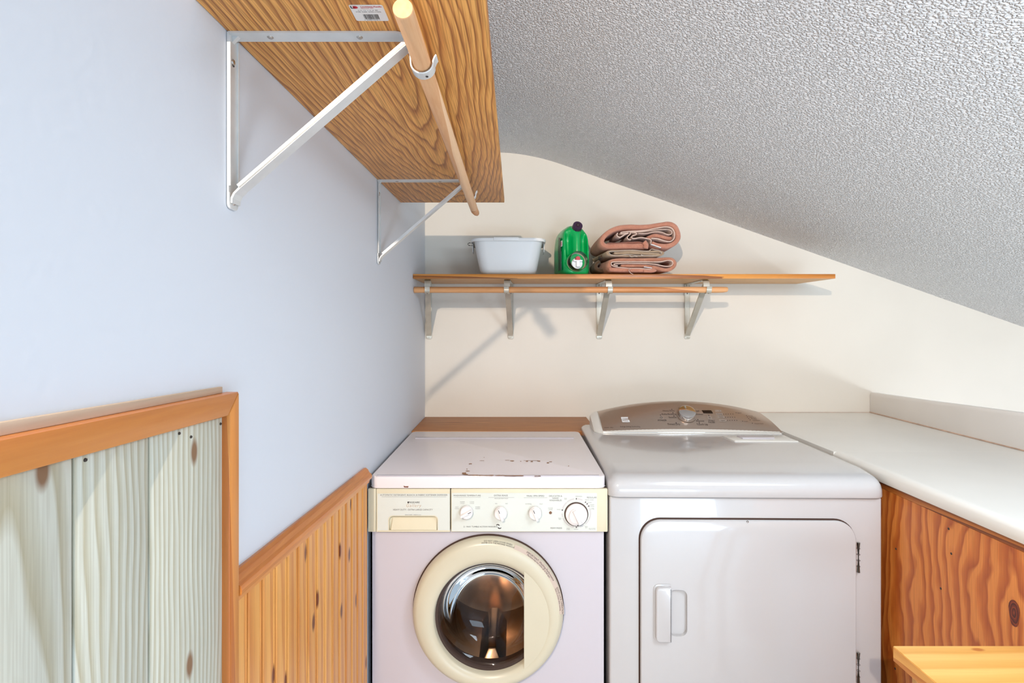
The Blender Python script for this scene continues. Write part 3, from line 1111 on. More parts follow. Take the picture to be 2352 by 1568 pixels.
T3(inkd, '2 - WAY TUMBLE ACTION WASHING', 1104, 1209, 4.7)
# two curled arrows
for s_, ox, oy in ((1, 1143.5, 1206.5), (-1, 1147.5, 1210.5)):
    pts_o = [(ox + s_ * 4.2 * math.cos(t), oy - s_ * 3.6 * math.sin(t)) for t in [PI * 0.95 - PI * 0.95 * k / 10 for k in range(11)]]
    pts_i = [(ox + s_ * (1.2 + 0.2 * k) * math.cos(t), oy - s_ * 1.4 * math.sin(t)) for k, t in enumerate([PI * 0.95 * k / 10 for k in range(11)])]
    put_poly(inkd, [cpx(*p) for p in pts_o + pts_i], f3)
ink.build('printed_lettering', 'ink', fpl, og)
inkl.build('fine_lettering', 'ink_light', fpl, og)
inkd.build('bold_lettering', 'ink_dark', fpl, og)
# arcs around the dial
dcx, dcz = cpx(1323.5, 1177.5)
ra = MB()


def ringseg(a0, a1, r0=31.2, r1=34.2):
    n = max(4, int(abs(a1 - a0) / 6))
    P = []
    for i in range(n + 1):
        t = math.radians(a0 + (a1 - a0) * i / n)
        P.append((t, 1))
    pts = [(dcx + r1 * ZS * math.sin(t), dcz + r1 * ZS * math.cos(t)) for t, _ in P] + [(dcx + r0 * ZS * math.sin(t), dcz + r0 * ZS * math.cos(t)) for t, _ in reversed(P)]
    for i in range(n):
        put_poly(ra, [pts[i], pts[i + 1], pts[2 * n - i], pts[2 * n + 1 - i]], f3)


for a, b_ in ((0, 26), (38, 68), (70, 140), (145, 168), (172, 183), (190, 250), (253, 268), (278, 318), (320, 352)):
    ringseg(a, b_)
ra.build('dial_ring_print', 'ring_grey', fpl, og)
tk = MB()
for a in (0, 40, 50, 61, 180, 282):
    t = math.radians(a)
    d = (math.sin(t), math.cos(t))
    n_ = (d[1], -d[0])
    c_ = [(dcx + (rr_ * d[0] + w_ * n_[0]) * ZS, dcz + (rr_ * d[1] + w_ * n_[1]) * ZS) for rr_, w_ in ((31, -0.9), (31, 0.9), (34.4, 0.9), (34.4, -0.9))]
    put_poly(tk, c_, cpl(0.0013))
tk.build('dial_tick_print', 'ink_dark', fpl, og)
# frame line of the faceplate
# knobs
for kx, ky, ang in ((1072, 1174.5, 62), (1150, 1176.5, -20), (1229, 1176.5, -20)):
    x, z = cpx(kx, ky)
    mb = MB().lathe([(0.0, -0.015), (0.0150, -0.015), (0.0172, -0.013), (0.0185, 0.0)], (x, CYF - 0.001, z), 1, 32)
    kn = mb.build('knob', 'knob_white', wa, og)
    t = math.radians(ang)
    d = Vector((math.sin(t), 0, math.cos(t)))
    n_ = Vector((math.cos(t), 0, -math.sin(t)))
    c_ = Vector((x, CYF - 0.0155, z))
    g = MB()
    pts = []
    bmk = bmesh.new()
    L_, Wd, H_ = 0.0178, 0.0052, 0.011
    vv = []
    for yy, k_ in ((0.0, 1.0), (-H_, 0.62)):
        for a, b_ in ((-1, -1), (-1, 1), (1, 1), (1, -1)):
            vv.append(bmk.verts.new(c_ + d * (a * L_ * (0.96 if yy else 1)) + n_ * (b_ * Wd * k_) + Vector((0, yy, 0))))
    for f in ((0, 1, 2, 3), (7, 6, 5, 4), (0, 4, 5, 1), (1, 5, 6, 2), (2, 6, 7, 3), (3, 7, 4, 0)):
        bmk.faces.new([vv[i] for i in f])
    bmesh.ops.recalc_face_normals(bmk, faces=list(bmk.faces))
    bmesh.ops.bevel(bmk, geom=list(bmk.edges), offset=0.0016, segments=2, affect='EDGES', profile=0.5)
    g.bm(bmk, True)
    g.build('grip', 'knob_white', kn, og)
    p = MB()
    q = c_ + Vector((0, -H_ - 0.0004, 0))
    p.add([q + d * a + n_ * b_ for a, b_ in ((0.006, -0.0009), (0.006, 0.0009), (0.0160, 0.0009), (0.0160, -0.0009))], [(0, 1, 2, 3)])
    p.build('pointer_mark', 'ink_dark', kn, og)
    MB().lathe([(0.0192, -0.0012), (0.0212, -0.0012), (0.0220, 0.0)], (x, CYF - 0.0008, z), 1, 32).build('knob_collar', 'faceplate', kn, og)
# dial
x, z = cpx(1323.5, 1180)
dl = MB().lathe([(0.0, -0.012), (0.026, -0.012), (0.0300, -0.009), (0.0312, 0.0)], (x, CYF - 0.001, z), 1, 48).build('timer_dial', 'knob_white', wa, og)
MB().lathe([(0.0300, -0.0025), (0.0322, -0.0030), (0.0336, -0.0022), (0.0338, 0.0)], (x, CYF - 0.0009, z), 1, 48).build('dial_rim', 'gap_dark', dl, og)
cz_ = z - 0.0008
MB().lathe([(0.0, -0.010), (0.0185, -0.010), (0.0212, -0.008), (0.0222, 0.0)], (x, CYF - 0.0125, cz_), 1, 40).build('dial_cap', 'knob_white', dl, og)
bmk = bmesh.new()
t = math.radians(-25)
d = Vector((math.sin(t), 0, math.cos(t)))
n_ = Vector((math.cos(t), 0, -math.sin(t)))
c_ = Vector((x, CYF - 0.0225, cz_))
vv = []
for yy, k_ in ((0.0, 1.0), (-0.011, 0.6)):
    for a, b_ in ((-1, -1), (-1, 1), (1, 1), (1, -1)):
        vv.append(bmk.verts.new(c_ + d * (a * 0.0205) + n_ * (b_ * 0.0062 * k_) + Vector((0, yy, 0))))
for f in ((0, 1, 2, 3), (7, 6, 5, 4), (0, 4, 5, 1), (1, 5, 6, 2), (2, 6, 7, 3), (3, 7, 4, 0)):
    bmk.faces.new([vv[i] for i in f])
bmesh.ops.recalc_face_normals(bmk, faces=list(bmk.faces))
bmesh.ops.bevel(bmk, geom=list(bmk.edges), offset=0.002, segments=2, affect='EDGES', profile=0.5)
MB().bm(bmk, True).build('dial_grip', 'knob_white', dl, og)
MB().box((x + 0.002, CYF - 0.0133, z - 0.0300), (x + 0.0045, CYF - 0.0126, z - 0.0262)).build('dial_mark', 'ink_dark', dl, og)
x, z = cpx(1264.5, 1177)
MB().lathe([(0.0, -0.003), (0.0025, -0.0025), (0.0042, 0.0)], (x, CYF - 0.0008, z), 1, 20).build('indicator_lamp', 'amber_led', wa, og)
# detergent drawer --------------------------------------------------------------------
dz0, dz1 = CZ0 + 0.0004, CZ1 - 0.001
hx0, hz1 = cpx(893.5, 1185)
hx1, hz0 = cpx(1004.5, 1217.5)
mb = MB()
hole = [(hx0, hz0)] + [(hx0 + 0.012 + 0.012 * math.cos(t), hz1 - 0.012 + 0.012 * math.sin(t)) for t in [PI - PI / 2 * k / 6 for k in range(7)]] + \
       [(hx1 - 0.012 + 0.012 * math.cos(t), hz1 - 0.012 + 0.012 * math.sin(t)) for t in [PI / 2 - PI / 2 * k / 6 for k in range(7)]] + [(hx1, hz0)]
# drawer front as polygon with a notch open towards the bottom band
ol = [(xb + 0.0008, hz0), (hx0, hz0)] + hole[1:-1] + [(hx1, hz0), (xc - 0.0012, hz0), (xc - 0.0012, dz1), (xb + 0.0008, dz1)]
bm = bmesh.new()
fr = [bm.verts.new((a, CYF, b_)) for a, b_ in ol]
bk = [bm.verts.new((a, CYF + 0.012, b_)) for a, b_ in ol]
ff = bm.faces.new(fr)
for i in range(len(ol)):
    j = (i + 1) % len(ol)
    bm.faces.new((fr[j], fr[i], bk[i], bk[j]))
ff.normal_update()
bmesh.ops.triangulate(bm, faces=[ff])
mb.bm(bm)
mb.box((xb + 0.0008, CYF, dz0), (xc - 0.0012, CYF + 0.012, hz0))
mb.box((hx0 - 0.004, CYF + 0.0105, hz0 - 0.004), (hx1 + 0.004, CYF + 0.0118, hz1 + 0.004))
dr = mb.build('detergent_drawer', 'cream', wa, og)
# whiter face insert
i0, i1 = cpx(867, 1217), cpx(1033, 1133)
ins = MB()
hi = [(a + (-0.0022 if a < (hx0 + hx1) / 2 else 0.0022), b_ + (0.0022 if b_ > hz0 + 0.01 else 0)) for a, b_ in hole]
ol = [(i0[0], hz0)] + hi + [(i1[0], hz0), (i1[0], i1[1]), (i0[0], i1[1])]
bm = bmesh.new()
ff = bm.faces.new([bm.verts.new((a, CYF - 0.0007, b_)) for a, b_ in ol])
ff.normal_update()
bmesh.ops.triangulate(bm, faces=[ff])
ins.bm(bm)
io = ins.build('drawer_faceplate', 'faceplate', dr, og)
# sloping grip inside the recess
g0, g1 = cpx(898, 1217), cpx(1003, 1190)
MB().add([(g0[0], CYF + 0.0012, hz0 + 0.0004), (g1[0], CYF + 0.0012, hz0 + 0.0004), (g1[0], CYF + 0.009, g1[1]), (g0[0] + 0.004, CYF + 0.009, g1[1])], [(0, 1, 2, 3)]).build('recess_slope', 'cream', dr, og)
ink, inkd, tan_ = MB(), MB(), MB()
T3(ink, 'AUTOMATIC DETERGENT, BLEACH, & FABRIC SOFTENER DISPENSER', 950.5, 1136.4, 5.05)
px_line(ink, 877, 1025, 1140.3, 0.35)
T3(inkd, 'FRIGIDAIRE', 951, 1153.3, 5.6, space=0.92)
a, b_ = cpx(936.2, 1155.2), cpx(939.2, 1151.2)
put_rect(inkd, a[0], a[1], b_[0], b_[1], f3)
T3(tan_, 'Gallery', 949.5, 1160.6, 10.0, shear=0.25, space=1.2)
T3(ink, 'HEAVY DUTY - EXTRA LARGE CAPACITY', 948.5, 1170, 5.0)
T3(ink, 'DIRECT DRIVE    MADE IN U.S.A.', 949, 1181.7, 2.6)
ink.build('printed_lettering', 'ink', dr, og)
inkd.build('brand_lettering', 'ink_dark', dr, og)
tan_.build('script_lettering', 'ink_tan', dr, og)
# door ------------------------------------------------------------------------------
DR = 0.2115
yd = yb - 0.0015
gr = 0.1545
do = MB()
vs, fs = [], []
N = 96
# eccentric ring: outer circle about dc, inner about gc
rings = [(dc, DR - 0.006, yd), (dc, DR, yd - 0.006), (dc, DR - 0.0005, yd - 0.020), (dc, DR - 0.006, yd - 0.031), (dc, DR - 0.016, yd - 0.0365),
         (gc, gr + 0.020, yd - 0.0375), (gc, gr + 0.012, yd - 0.035), (gc, gr + 0.003, yd - 0.031), (gc, gr, yd - 0.026), (gc, gr - 0.002, yd - 0.005)]
for c_, r_, y_ in rings:
    for k in range(N):
        t = 2 * PI * k / N
        vs.append((c_[0] + r_ * math.cos(t), y_, c_[1] + r_ * math.sin(t)))
for j in range(len(rings) - 1):
    for k in range(N):
        fs.append((j * N + k, j * N + (k + 1) % N, (j + 1) * N + (k + 1) % N, (j + 1) * N + k))
do.add(vs, fs, True)
door = do.build('door', 'cream_door', wa, og)
# flat grip plate that closes the right-hand segment of the opening
cutx = (1204 - CX) / F * 1.50
gp = MB()
a0 = math.acos((cutx - gc[0]) / (gr + 0.012))
seg = [(gc[0] + (gr + 0.012) * math.cos(-a0 + 2 * a0 * k / 24), gc[1] + (gr + 0.012) * math.sin(-a0 + 2 * a0 * k / 24)) for k in range(25)]
bm = bmesh.new()
vf = [bm.verts.new((x, yd - 0.0352, z)) for x, z in seg]
vb = [bm.verts.new((x, yd - 0.012, z)) for x, z in seg]
bm.faces.new(vf)
for i in range(25):
    j = (i + 1) % 25
    bm.faces.new((vf[j], vf[i], vb[i], vb[j]))
gp.bm(bm)
gp.build('door_grip', 'cream_door', door, og)
# smoked glass bowl
MB().lathe([(DR - 0.003, yd - 0.0005), (DR + 0.0030, yd - 0.0005), (DR + 0.0022, yd - 0.0045), (DR - 0.003, yd - 0.0045)], (dc[0], 0, dc[1]), 1, 96).build('door_shadow_ring', 'gap_dark', door, og)  # dark ring stands in for the shadow in the gap behind the door
gl = MB()
gprof = [(0.0, 0.062), (0.05, 0.060), (0.085, 0.052), (0.105, 0.040), (0.118, 0.020), (0.130, 0.004), (0.140, -0.006), (gr - 0.0005, -0.012)]
gl.lathe([(r_, yd + h) for r_, h in gprof], (gc[0], 0, gc[1]), 1, 64)
gl.build('glass_bowl', 'door_glass', door, og)
MB().lathe([(gr - 0.0005, yd - 0.013), (gr - 0.008, yd - 0.013), (gr - 0.012, yd - 0.006), (gr - 0.012, yd + 0.004)], (gc[0], 0, gc[1]), 1, 64).build('glass_bezel', 'drum_dark', door, og)
# rim sticker lettering, wrapped round the bevel of the door edge
rim = MB()
stk = MB()


def rimfn(rad, y_):
    def fn(u, v):
        t = math.radians(90) - u / DR
        r_ = rad + v
        return (dc[0] + r_ * math.cos(t), y_ - 0.0 * v, dc[1] + r_ * math.sin(t))
    return fn


rf = rimfn(DR - 0.0045, yd - 0.0352)
for s, u, v, h in (('IMPORTANT: Washing Performance', 0.172, 0.0006, 0.0075), ('Machine may not come up to full spin', 0.168, -0.0050, 0.0062), ('DOOR LOCK OPERATION', 0.288, 0.0008, 0.0066),
                   ('Door is locked when running', 0.284, -0.0046, 0.0055), ('DO NOT OPEN DOOR WHEN', 0.030, 0.0010, 0.0060), ('WATER IS IN THE MACHINE WINDOW', 0.030, -0.0046, 0.0056)):
    put_text(rim, s, h, rf, u, v)
sp = rimfn(DR - 0.0045, yd - 0.0347)
for k in range(40):
    u0_, u1_ = 0.078 + 0.25 * k / 40, 0.078 + 0.25 * (k + 1) / 40
    put_poly(stk, [(u0_, -0.0085), (u1_, -0.0085), (u1_, 0.0048), (u0_, 0.0048)], sp)
so = stk.build('rim_sticker', plain('aged_sticker', (200, 182, 168), 0.5), door, og)
rim.build('rim_lettering', 'ink_dark', so, og)
# boot and drum
MB().lathe([(rh, yb + 0.005), (rh - 0.004, yb + 0.03), (0.165, yb + 0.06), (0.185, yb + 0.075)], (gc[0], 0, gc[1]), 1, 64).build('door_boot', 'drum_dark', wa, og)
dmb = MB()
dprof = [(0.185, yb + 0.075), (0.235, yb + 0.085), (0.245, yb + 0.11), (0.245, yb + 0.40), (0.225, yb + 0.43), (0.17, yb + 0.445), (0.10, yb + 0.425), (0.05, yb + 0.42), (0.0, yb + 0.42)]
dmb.lathe(dprof, (gc[0], 0, gc[1]), 1, 72)
drm = dmb.build('drum', 'drum', wa, og)
for k in range(3):
    t = math.radians(-90 + 120 * k)
    d = Vector((math.cos(t), 0, math.sin(t)))
    n_ = Vector((-math.sin(t), 0, math.cos(t)))
    c_ = Vector((gc[0], 0, gc[1]))
    bmk = bmesh.new()
    vv = []
    for rr_, wd_, ya, yz in ((0.244, 0.045, yb + 0.12, yb + 0.41), (0.185, 0.014, yb + 0.15, yb + 0.39)):
        for a, b_ in ((ya, -wd_), (ya, wd_), (yz, wd_), (yz, -wd_)):
            p_ = c_ + d * rr_ + n_ * b_
            vv.append(bmk.verts.new((p_.x, a, p_.z)))
    for f in ((0, 1, 2, 3), (7, 6, 5, 4), (0, 4, 5, 1), (1, 5, 6, 2), (2, 6, 7, 3), (3, 7, 4, 0)):
        bmk.faces.new([vv[i] for i in f])
    bmesh.ops.recalc_face_normals(bmk, faces=list(bmk.faces))
    bmesh.ops.bevel(bmk, geom=list(bmk.edges), offset=0.006, segments=2, affect='EDGES', profile=0.5)
    MB().bm(bmk, True).build('drum_paddle', 'drum', drm, og)
# back-plate ribs of the drum
for k in range(3):
    t = math.radians(90 + 120 * k)
    d = Vector((math.cos(t), 0, math.sin(t)))
    n_ = Vector((-math.sin(t), 0, math.cos(t)))
    for off in (-0.022, 0.0, 0.022):
        pts = [Vector((gc[0], yb + 0.42, gc[1])) + d * r_ + n_ * off for r_ in (0.03, 0.1, 0.165)]
        MB().tube(pts, [0.006, 0.008, 0.009], 8).build('drum_rib', 'drum', drm, og)
for x in (WX0 + 0.05, WX1 - 0.05):
    for y in (WY0 + 0.06, WY1 - 0.06):
        MB().lathe([(0.0, 0.0), (0.02, 0.0), (0.02, 0.008), (0.008, 0.01), (0.008, 0.025)], (x, y, 0), 2, 16).build('foot', 'drum_dark', wa, og)

# ------------------------------------------------------------------ clothes dryer
DX0, DX1, DY0, DY1 = 0.2665, 1.0225, 1.520, 2.26
DT = EYE - 0.421
dy = thing('clothes_dryer', ((DX0 + DX1) / 2, DY0, 0), 'white clothes dryer with curved silver control panel', 'dryer', rz=math.radians(-0.9))
og = ((DX0 + DX1) / 2, DY0, 0)
ZL = EYE - 0.4835     # bottom of the lid
MB().box((DX0, DY0, 0.02), (DX1, DY1, ZL - 0.0012), bev=0.006, seg=3).build('cabinet', 'dryer_white', dy, og)
MB().box((DX0 + 0.006, DY0 + 0.006, ZL - 0.004), (DX1 - 0.006, DY1 - 0.01, ZL + 0.004)).build('lid_gap', 'gap_dark', dy, og)
# lid: profile in Y/Z swept over X with rounded corners
lm = MB()
ys = [(1.508, ZL), (1.506, ZL + 0.004), (1.507, ZL + 0.026), (1.512, ZL + 0.040), (1.521, ZL + 0.0495), (1.534, ZL + 0.0555), (1.552, ZL + 0.0585), (1.60, DT), (1.65, DT + 0.0002), (2.0, DT + 0.0006), (2.235, DT + 0.001), (2.25, DT + 0.001), (2.262, DT - 0.004), (2.262, ZL)]
cols = []
nx = 40
vs, fs = [], []
for i in range(nx + 1):
    # denser near the ends
    u_ = i / nx
    s_ = 0.5 - 0.5 * math.cos(PI * u_)
    x = (DX0 - 0.004) + (DX1 + 0.003 - DX0 + 0.004) * s_
    e = min(x - (DX0 - 0.004), DX1 + 0.003 - x)
    R_ = 0.030
    k_ = 0.0 if e >= R_ else R_ - math.sqrt(max(0, R_ * R_ - (R_ - e) ** 2))
    for (y, z) in ys:
        yy = y + (k_ * 0.75 if y < 1.9 else -k_ * 0.5)
        zz = z if z <= ZL + 0.001 else z - k_ * (0.85 if y < 1.58 else 0.45) * (z - ZL) / 0.06
        lm_y = yy
        vs.append((x, lm_y, zz))
n = len(ys)
for i in range(nx):
    for j in range(n - 1):
        fs.append((i * n + j, i * n + j + 1, (i + 1) * n + j + 1, (i + 1) * n + j))
    fs.append((i * n + n - 1, i * n, (i + 1) * n, (i + 1) * n + n - 1))
fs.append(tuple(range(n)))
fs.append(tuple(range(nx * n, nx * n + n))[::-1])
lm.add(vs, fs, True)
dlid = lm.build('lid', 'dryer_white', dy, og)
# console -----------------------------------------------------------------------------
# silver face: (u 0..1 across, v 0..1 up)
kb = 2.075
zb_ = DT + 0.0035


def ptop(u):
    """outline of the arched top edge"""
    xl, xr = 0.326, 0.976
    z_end, z_pk = 0.0615, 0.1045
    return xl + (xr - xl) * u, 2.075 + 0.125, DT + z_end + (z_pk - z_end) * (1 - (2 * u - 1) ** 2)


def face(u, v, off=0.0):
    xb0, xb1 = 0.3300, 1.0130
    bx, by, bz = xb0 + (xb1 - xb0) * u, kb, zb_
    tx, ty, tz = ptop(u)
    n_ = Vector((0, -0.60, 0.80))
    bulge = 0.006 * math.sin(PI * min(1, max(0, v)))
    p = Vector((bx + (tx - bx) * v, by + (ty - by) * v, bz + (tz - bz) * v)) + n_ * (off + bulge)
    return p


pm = MB()
NU, NV = 48, 8
vs = [face(i / NU, j / NV) for i in range(NU + 1) for j in range(NV + 1)]
fs = [(i * (NV + 1) + j, (i + 1) * (NV + 1) + j, (i + 1) * (NV + 1) + j + 1, i * (NV + 1) + j + 1) for i in range(NU) for j in range(NV)]
pm.add(vs, fs, True)
# close it to a solid
vs2 = [(face(i / NU, 1).x, 2.215, face(i / NU, 1).z) for i in range(NU + 1)] + [(face(i / NU, 1).x, 2.215, DT) for i in range(NU + 1)]
top = [face(i / NU, 1) for i in range(NU + 1)]
pm.add(top + vs2, [(i, i + 1, NU + 2 + i, NU + 1 + i) for i in range(NU)], True)
panel = pm.build('control_panel', 'silver_panel', dy, og, auto=True)
# white plastic housing behind and around
hm = MB()
vs = []
secs = []
for i in range(NU + 1):
    u_ = -0.045 + 1.055 * i / NU
    uc = min(1, max(0, u_))
    e = max(0, -u_) / 0.045 if u_ < 0 else max(0, u_ - 1) / 0.01
    x_b = 0.3300 + 0.683 * u_
    x_t = 0.326 + 0.65 * u_
    tz = ptop(uc)[2] - 0.018 * e * e - 0.0004
    ring_ = [(x_b, kb - 0.0045 + 0.03 * e * e, DT - 0.004), (x_b, kb - 0.0045 + 0.03 * e * e, zb_ - 0.0008), (x_t, 2.198, tz - 0.002), (x_t, 2.222, tz), (x_b, 2.262, DT - 0.03)]
    secs.append(ring_)
    vs += ring_
n = 5
fs = []
for i in range(NU):
    for j in range(n - 1):
        fs.append((i * n + j, i * n + j + 1, (i + 1) * n + j + 1, (i + 1) * n + j))
fs.append(tuple(range(n)))
fs.append(tuple(range(NU * n, NU * n + n))[::-1])
hm.add(vs, fs, True)
hm.build('console_housing', 'dryer_plastic', dy, og)
mb = MB()
mb.box((0.3300, kb - 0.0025, zb_ - 0.0012), (1.0130, kb + 0.002, zb_ + 0.0022), bev=0.0008)
mb.build('chrome_strip', 'chrome', panel, og)


# lettering on the panel: pixel -> (u, v)
def puv(px, py):
    best = None
    u_, v_ = 0.5, 0.5
    for _ in range(30):
        p = face(u_, v_)
        # undo the root yaw
        c_, s_ = math.cos(dy.rotation_euler.z), math.sin(dy.rotation_euler.z)
        rx, ry = p.x - og[0], p.y - og[1]
        w_ = (og[0] + rx * c_ - ry * s_, og[1] + rx * s_ + ry * c_, p.z)
        qx, qy = CX + F * w_[0] / w_[1], CY - F * (w_[2] - EYE) / w_[1]
        u_ += (px - qx) / 400.0 * 0.8
        v_ += (qy - py) / 62.0 * 0.8
    return u_, v_


def pfn(px, py, off=0.0008):
    u0_, v0_ = puv(px, py)
    p0 = face(u0_, v0_, off)
    d = (face(u0_, min(1.2, v0_ + 0.1), off) - face(u0_, v0_ - 0.1, off))
    d.x = 0
    d.normalize()

    def fn(a, b):
        return p0 + Vector((a, 0, 0)) + d * b
    return fn


SM = 2.14 / F
ink, wh, br = MB(), MB(), MB()
for s, px, py, h in (('Heavy Duty', 1535.5, 943.3, 5.5), ('Bulky/Bedding', 1536, 951, 5.5), ('Sanitize', 1544.5, 958.3, 5.5), ('Normal', 1567.5, 937.3, 5.5), ('Casual', 1598, 943.5, 5.5),
                     ('Delicates', 1603.5, 951.2, 5.5), ('Timed Dry', 1547.5, 974.2, 6.2), ('Express', 1608, 966.6, 5.6), ('Touch Up', 1613, 974.6, 6.0), ('POWER', 1521, 965.3, 5.5),
                     ('START', 1634.5, 966.2, 5.0), ('PAUSE', 1634.5, 970.0, 5.0), ('smart  dry', 1398, 981.8, 4.6), ('Energy Saving Technology', 1448, 979.6, 4.2)):
    put_text(ink, s, h * SM * 1.05, pfn(px, py), 0, 0)
for px, py in ((1543, 940), (1545.5, 947.8), (1548, 955.4), (1593.5, 940.5), (1597, 948), (1553, 971.3), (1602.8, 963.5), (1606, 971.4), (1517, 953.3), (1628, 954)):
    put_poly(ink, [(1.1 * SM * math.cos(t), 1.5 * SM * math.sin(t)) for t in [2 * PI * k / 8 for k in range(8)]], pfn(px, py))
for r_ in range(3):
    for k in range(5):
        px, py = 1662 + k * 5.3 + r_ * 4.5, 950.8 + r_ * 7.3
        put_poly(ink, [(0.9 * SM * math.cos(t), 1.2 * SM * math.sin(t)) for t in [2 * PI * k_ / 8 for k_ in range(8)]], pfn(px, py))
for px, py in ((1690.5, 947.8), (1714.5, 954.2), (1716.5, 957.6), (1719.5, 961), (1722.5, 964.5), (1728, 971.8), (1705.5, 967.2)):
    put_poly(ink, [(0.9 * SM * math.cos(t), 1.2 * SM * math.sin(t)) for t in [2 * PI * k_ / 8 for k_ in range(8)]], pfn(px, py))
for s, px, py in (('Signal', 1698, 948.2), ('Sensing', 1722, 955), ('Damp Dry', 1727, 958.4), ('Wrinkle', 1731, 961.6), ('Cool Down', 1736, 965.4), ('Check Vent', 1743, 972.8), ('Lock', 1713, 967.6)):
    put_text(ink, s, 4.2 * SM, pfn(px, py), 0, 0)
ink.build('printed_lettering', 'ink_dark', panel, og)
# slanted bar emblem
ef = pfn(1436, 963.6)
for sgn in (1, -1):
    pts = [(-8.5, 0.2), (-8.5, 7.0), (7.5, 7.4), (8.5, 2.0)] if sgn > 0 else [(8.5, -0.4), (9.5, -7.0), (-7.5, -7.4), (-8.5, -1.2)]
    # two halves of the emblem, each with a thin slot
    a = [(x * SM, y * SM * 1.15) for x, y in pts]
    put_poly(wh, a, ef)
sl = MB()
for y in (4.2, -4.2):
    put_poly(sl, [(-6.8 * SM, (y - 0.9) * SM), (6.5 * SM, (y - 0.9) * SM), (6.5 * SM, (y + 0.7) * SM), (-6.8 * SM, (y + 0.7) * SM)], pfn(1436, 963.6, 0.0012))
wh.build('emblem', 'logo_white', panel, og)
sl.build('emblem_slot', 'silver_panel', panel, og)
M['button'] = plain('button_pad', (176, 160, 148), 0.4, metal=0.4)
for px, py in ((1519, 959), (1630, 959.2)):
    mb = MB()
    put_poly(mb, [(4.6 * SM * math.cos(t), 6.0 * SM * math.sin(t)) for t in [2 * PI * k / 20 for k in range(20)]], pfn(px, py, 0.0006))
    mb.build('round_button', 'button', panel, og)
for i, (px, py) in enumerate(((1649, 943.3), (1652, 950.5), (1656, 957.3), (1660, 965.6))):
    mb = MB()
    put_rect(mb, -7.5 * SM, -3.6 * SM, 7.5 * SM, 3.6 * SM, pfn(px, py, 0.0006))
    mb.build('button', 'button', panel, og)
ik = MB()
for s, px, py, h in (('-   +', 1649, 943.3, 5), ('Drying', 1652, 950.5, 4), ('Temp', 1656, 957.3, 4), ('Signal', 1660, 965.6, 4), ('II', 1630, 959.2, 8), ('O', 1519, 959, 9), ('I', 1519, 959, 6)):
    put_text(ik, s, h * SM, pfn(px, py, 0.0010), 0, 0)
ik.build('button_lettering', 'ink_dark', panel, og)
df = pfn(1624, 945.5, 0.0006)
mb = MB()
put_poly(mb, [(-11.5 * SM, 5.0 * SM), (10.5 * SM, 5.0 * SM), (12.5 * SM, -5.0 * SM), (-9.5 * SM, -5.0 * SM)], df)
mb.build('display', 'display', panel, og)
# selector knob, axis normal to the face
u0_, v0_ = puv(1576.5, 953.5)
p0 = face(u0_, v0_, 0)
nrm = Vector((0, -0.60, 0.80)).normalized()
ax1 = Vector((1, 0, 0))
ax2 = nrm.cross(ax1).normalized()


def lathe_n(mb, prof, n=40):
    vs, fs = [], []
    for r_, h in prof:
        for k in range(n):
            t = 2 * PI * k / n
            vs.append(p0 + ax1 * (r_ * math.cos(t)) + ax2 * (r_ * math.sin(t)) + nrm * h)
    for j in range(len(prof) - 1):
        for k in range(n):
            fs.append((j * n + k, j * n + (k + 1) % n, (j + 1) * n + (k + 1) % n, (j + 1) * n + k))
    mb.add(vs, fs, True)
    return mb


kn = lathe_n(MB(), [(0.0345, 0.0), (0.0338, 0.018), (0.0320, 0.022), (0.029, 0.0235), (0.0, 0.0240)]).build('selector_knob', 'chrome', panel, og)
lathe_n(MB(), [(0.0370, 0.0), (0.0370, 0.0035), (0.0345, 0.004)]).build('knob_skirt', 'silver_panel', kn, og)
# lint filter flap on the lid
mb = MB()


def onz(px, py, z):
    Y = (EYE - z) * F / (py - CY)
    return ((px - CX) / F * Y, Y)


def unyaw(x, y):
    c_, s_ = math.cos(-dy.rotation_euler.z), math.sin(-dy.rotation_euler.z)
    rx, ry = x - og[0], y - og[1]
    return (og[0] + rx * c_ - ry * s_, og[1] + rx * s_ + ry * c_)


q = [unyaw(*onz(*p, DT)) for p in ((1688, 1014.5), (1834, 1015.5), (1792, 1002), (1660, 1003))]
mb.prism(q, 2, DT - 0.001, DT + 0.0045, bev=0.0012)
lf = mb.build('lint_filter_flap', 'dryer_plastic', dy, og)
q = [unyaw(*onz(*p, DT + 0.005)) for p in ((1706, 1007.6), (1779, 1007.9), (1778, 1002.6), (1692, 1002.2))]
mb = MB().prism(q, 2, DT + 0.003, DT + 0.0085, bev=0.0012)
mb.build('flap_handle', 'white_enamel', lf, og)
# door ------------------------------------------------------------------------------
YD = DY0 - 0.0005


def dpx(px, py, Y=1.515):
    p = at(px, py, Y)
    x, y = unyaw(p[0], p[1])
    return x, p[2]


x0, z1 = dpx(1471, 1193)
x1, _ = dpx(1961, 1193)
z0 = EYE - 1.19
ol = rrect(x0, z0, x1, z1, 0.056, 10)
ol2 = rrect(x0 - 0.003, z0 - 0.003, x1 + 0.003, z1 + 0.003, 0.059, 10)
MB().prism(ol2, 1, YD - 0.0006, YD + 0.001).build('door_gap', 'gap_dark', dy, og)
# door slab with pull recess: outer slab minus rounded recess (ring of faces)
hx0, hz1 = dpx(1503, 1342)
hxm, _ = dpx(1538.5, 1342)
hx1, hz0 = dpx(1577, 1466)
mb = MB().prism(ol, 1, YD - 0.014, YD - 0.0003, bev=0.005, seg=3)
drd = mb.build('door', 'dryer_white', dy, og)
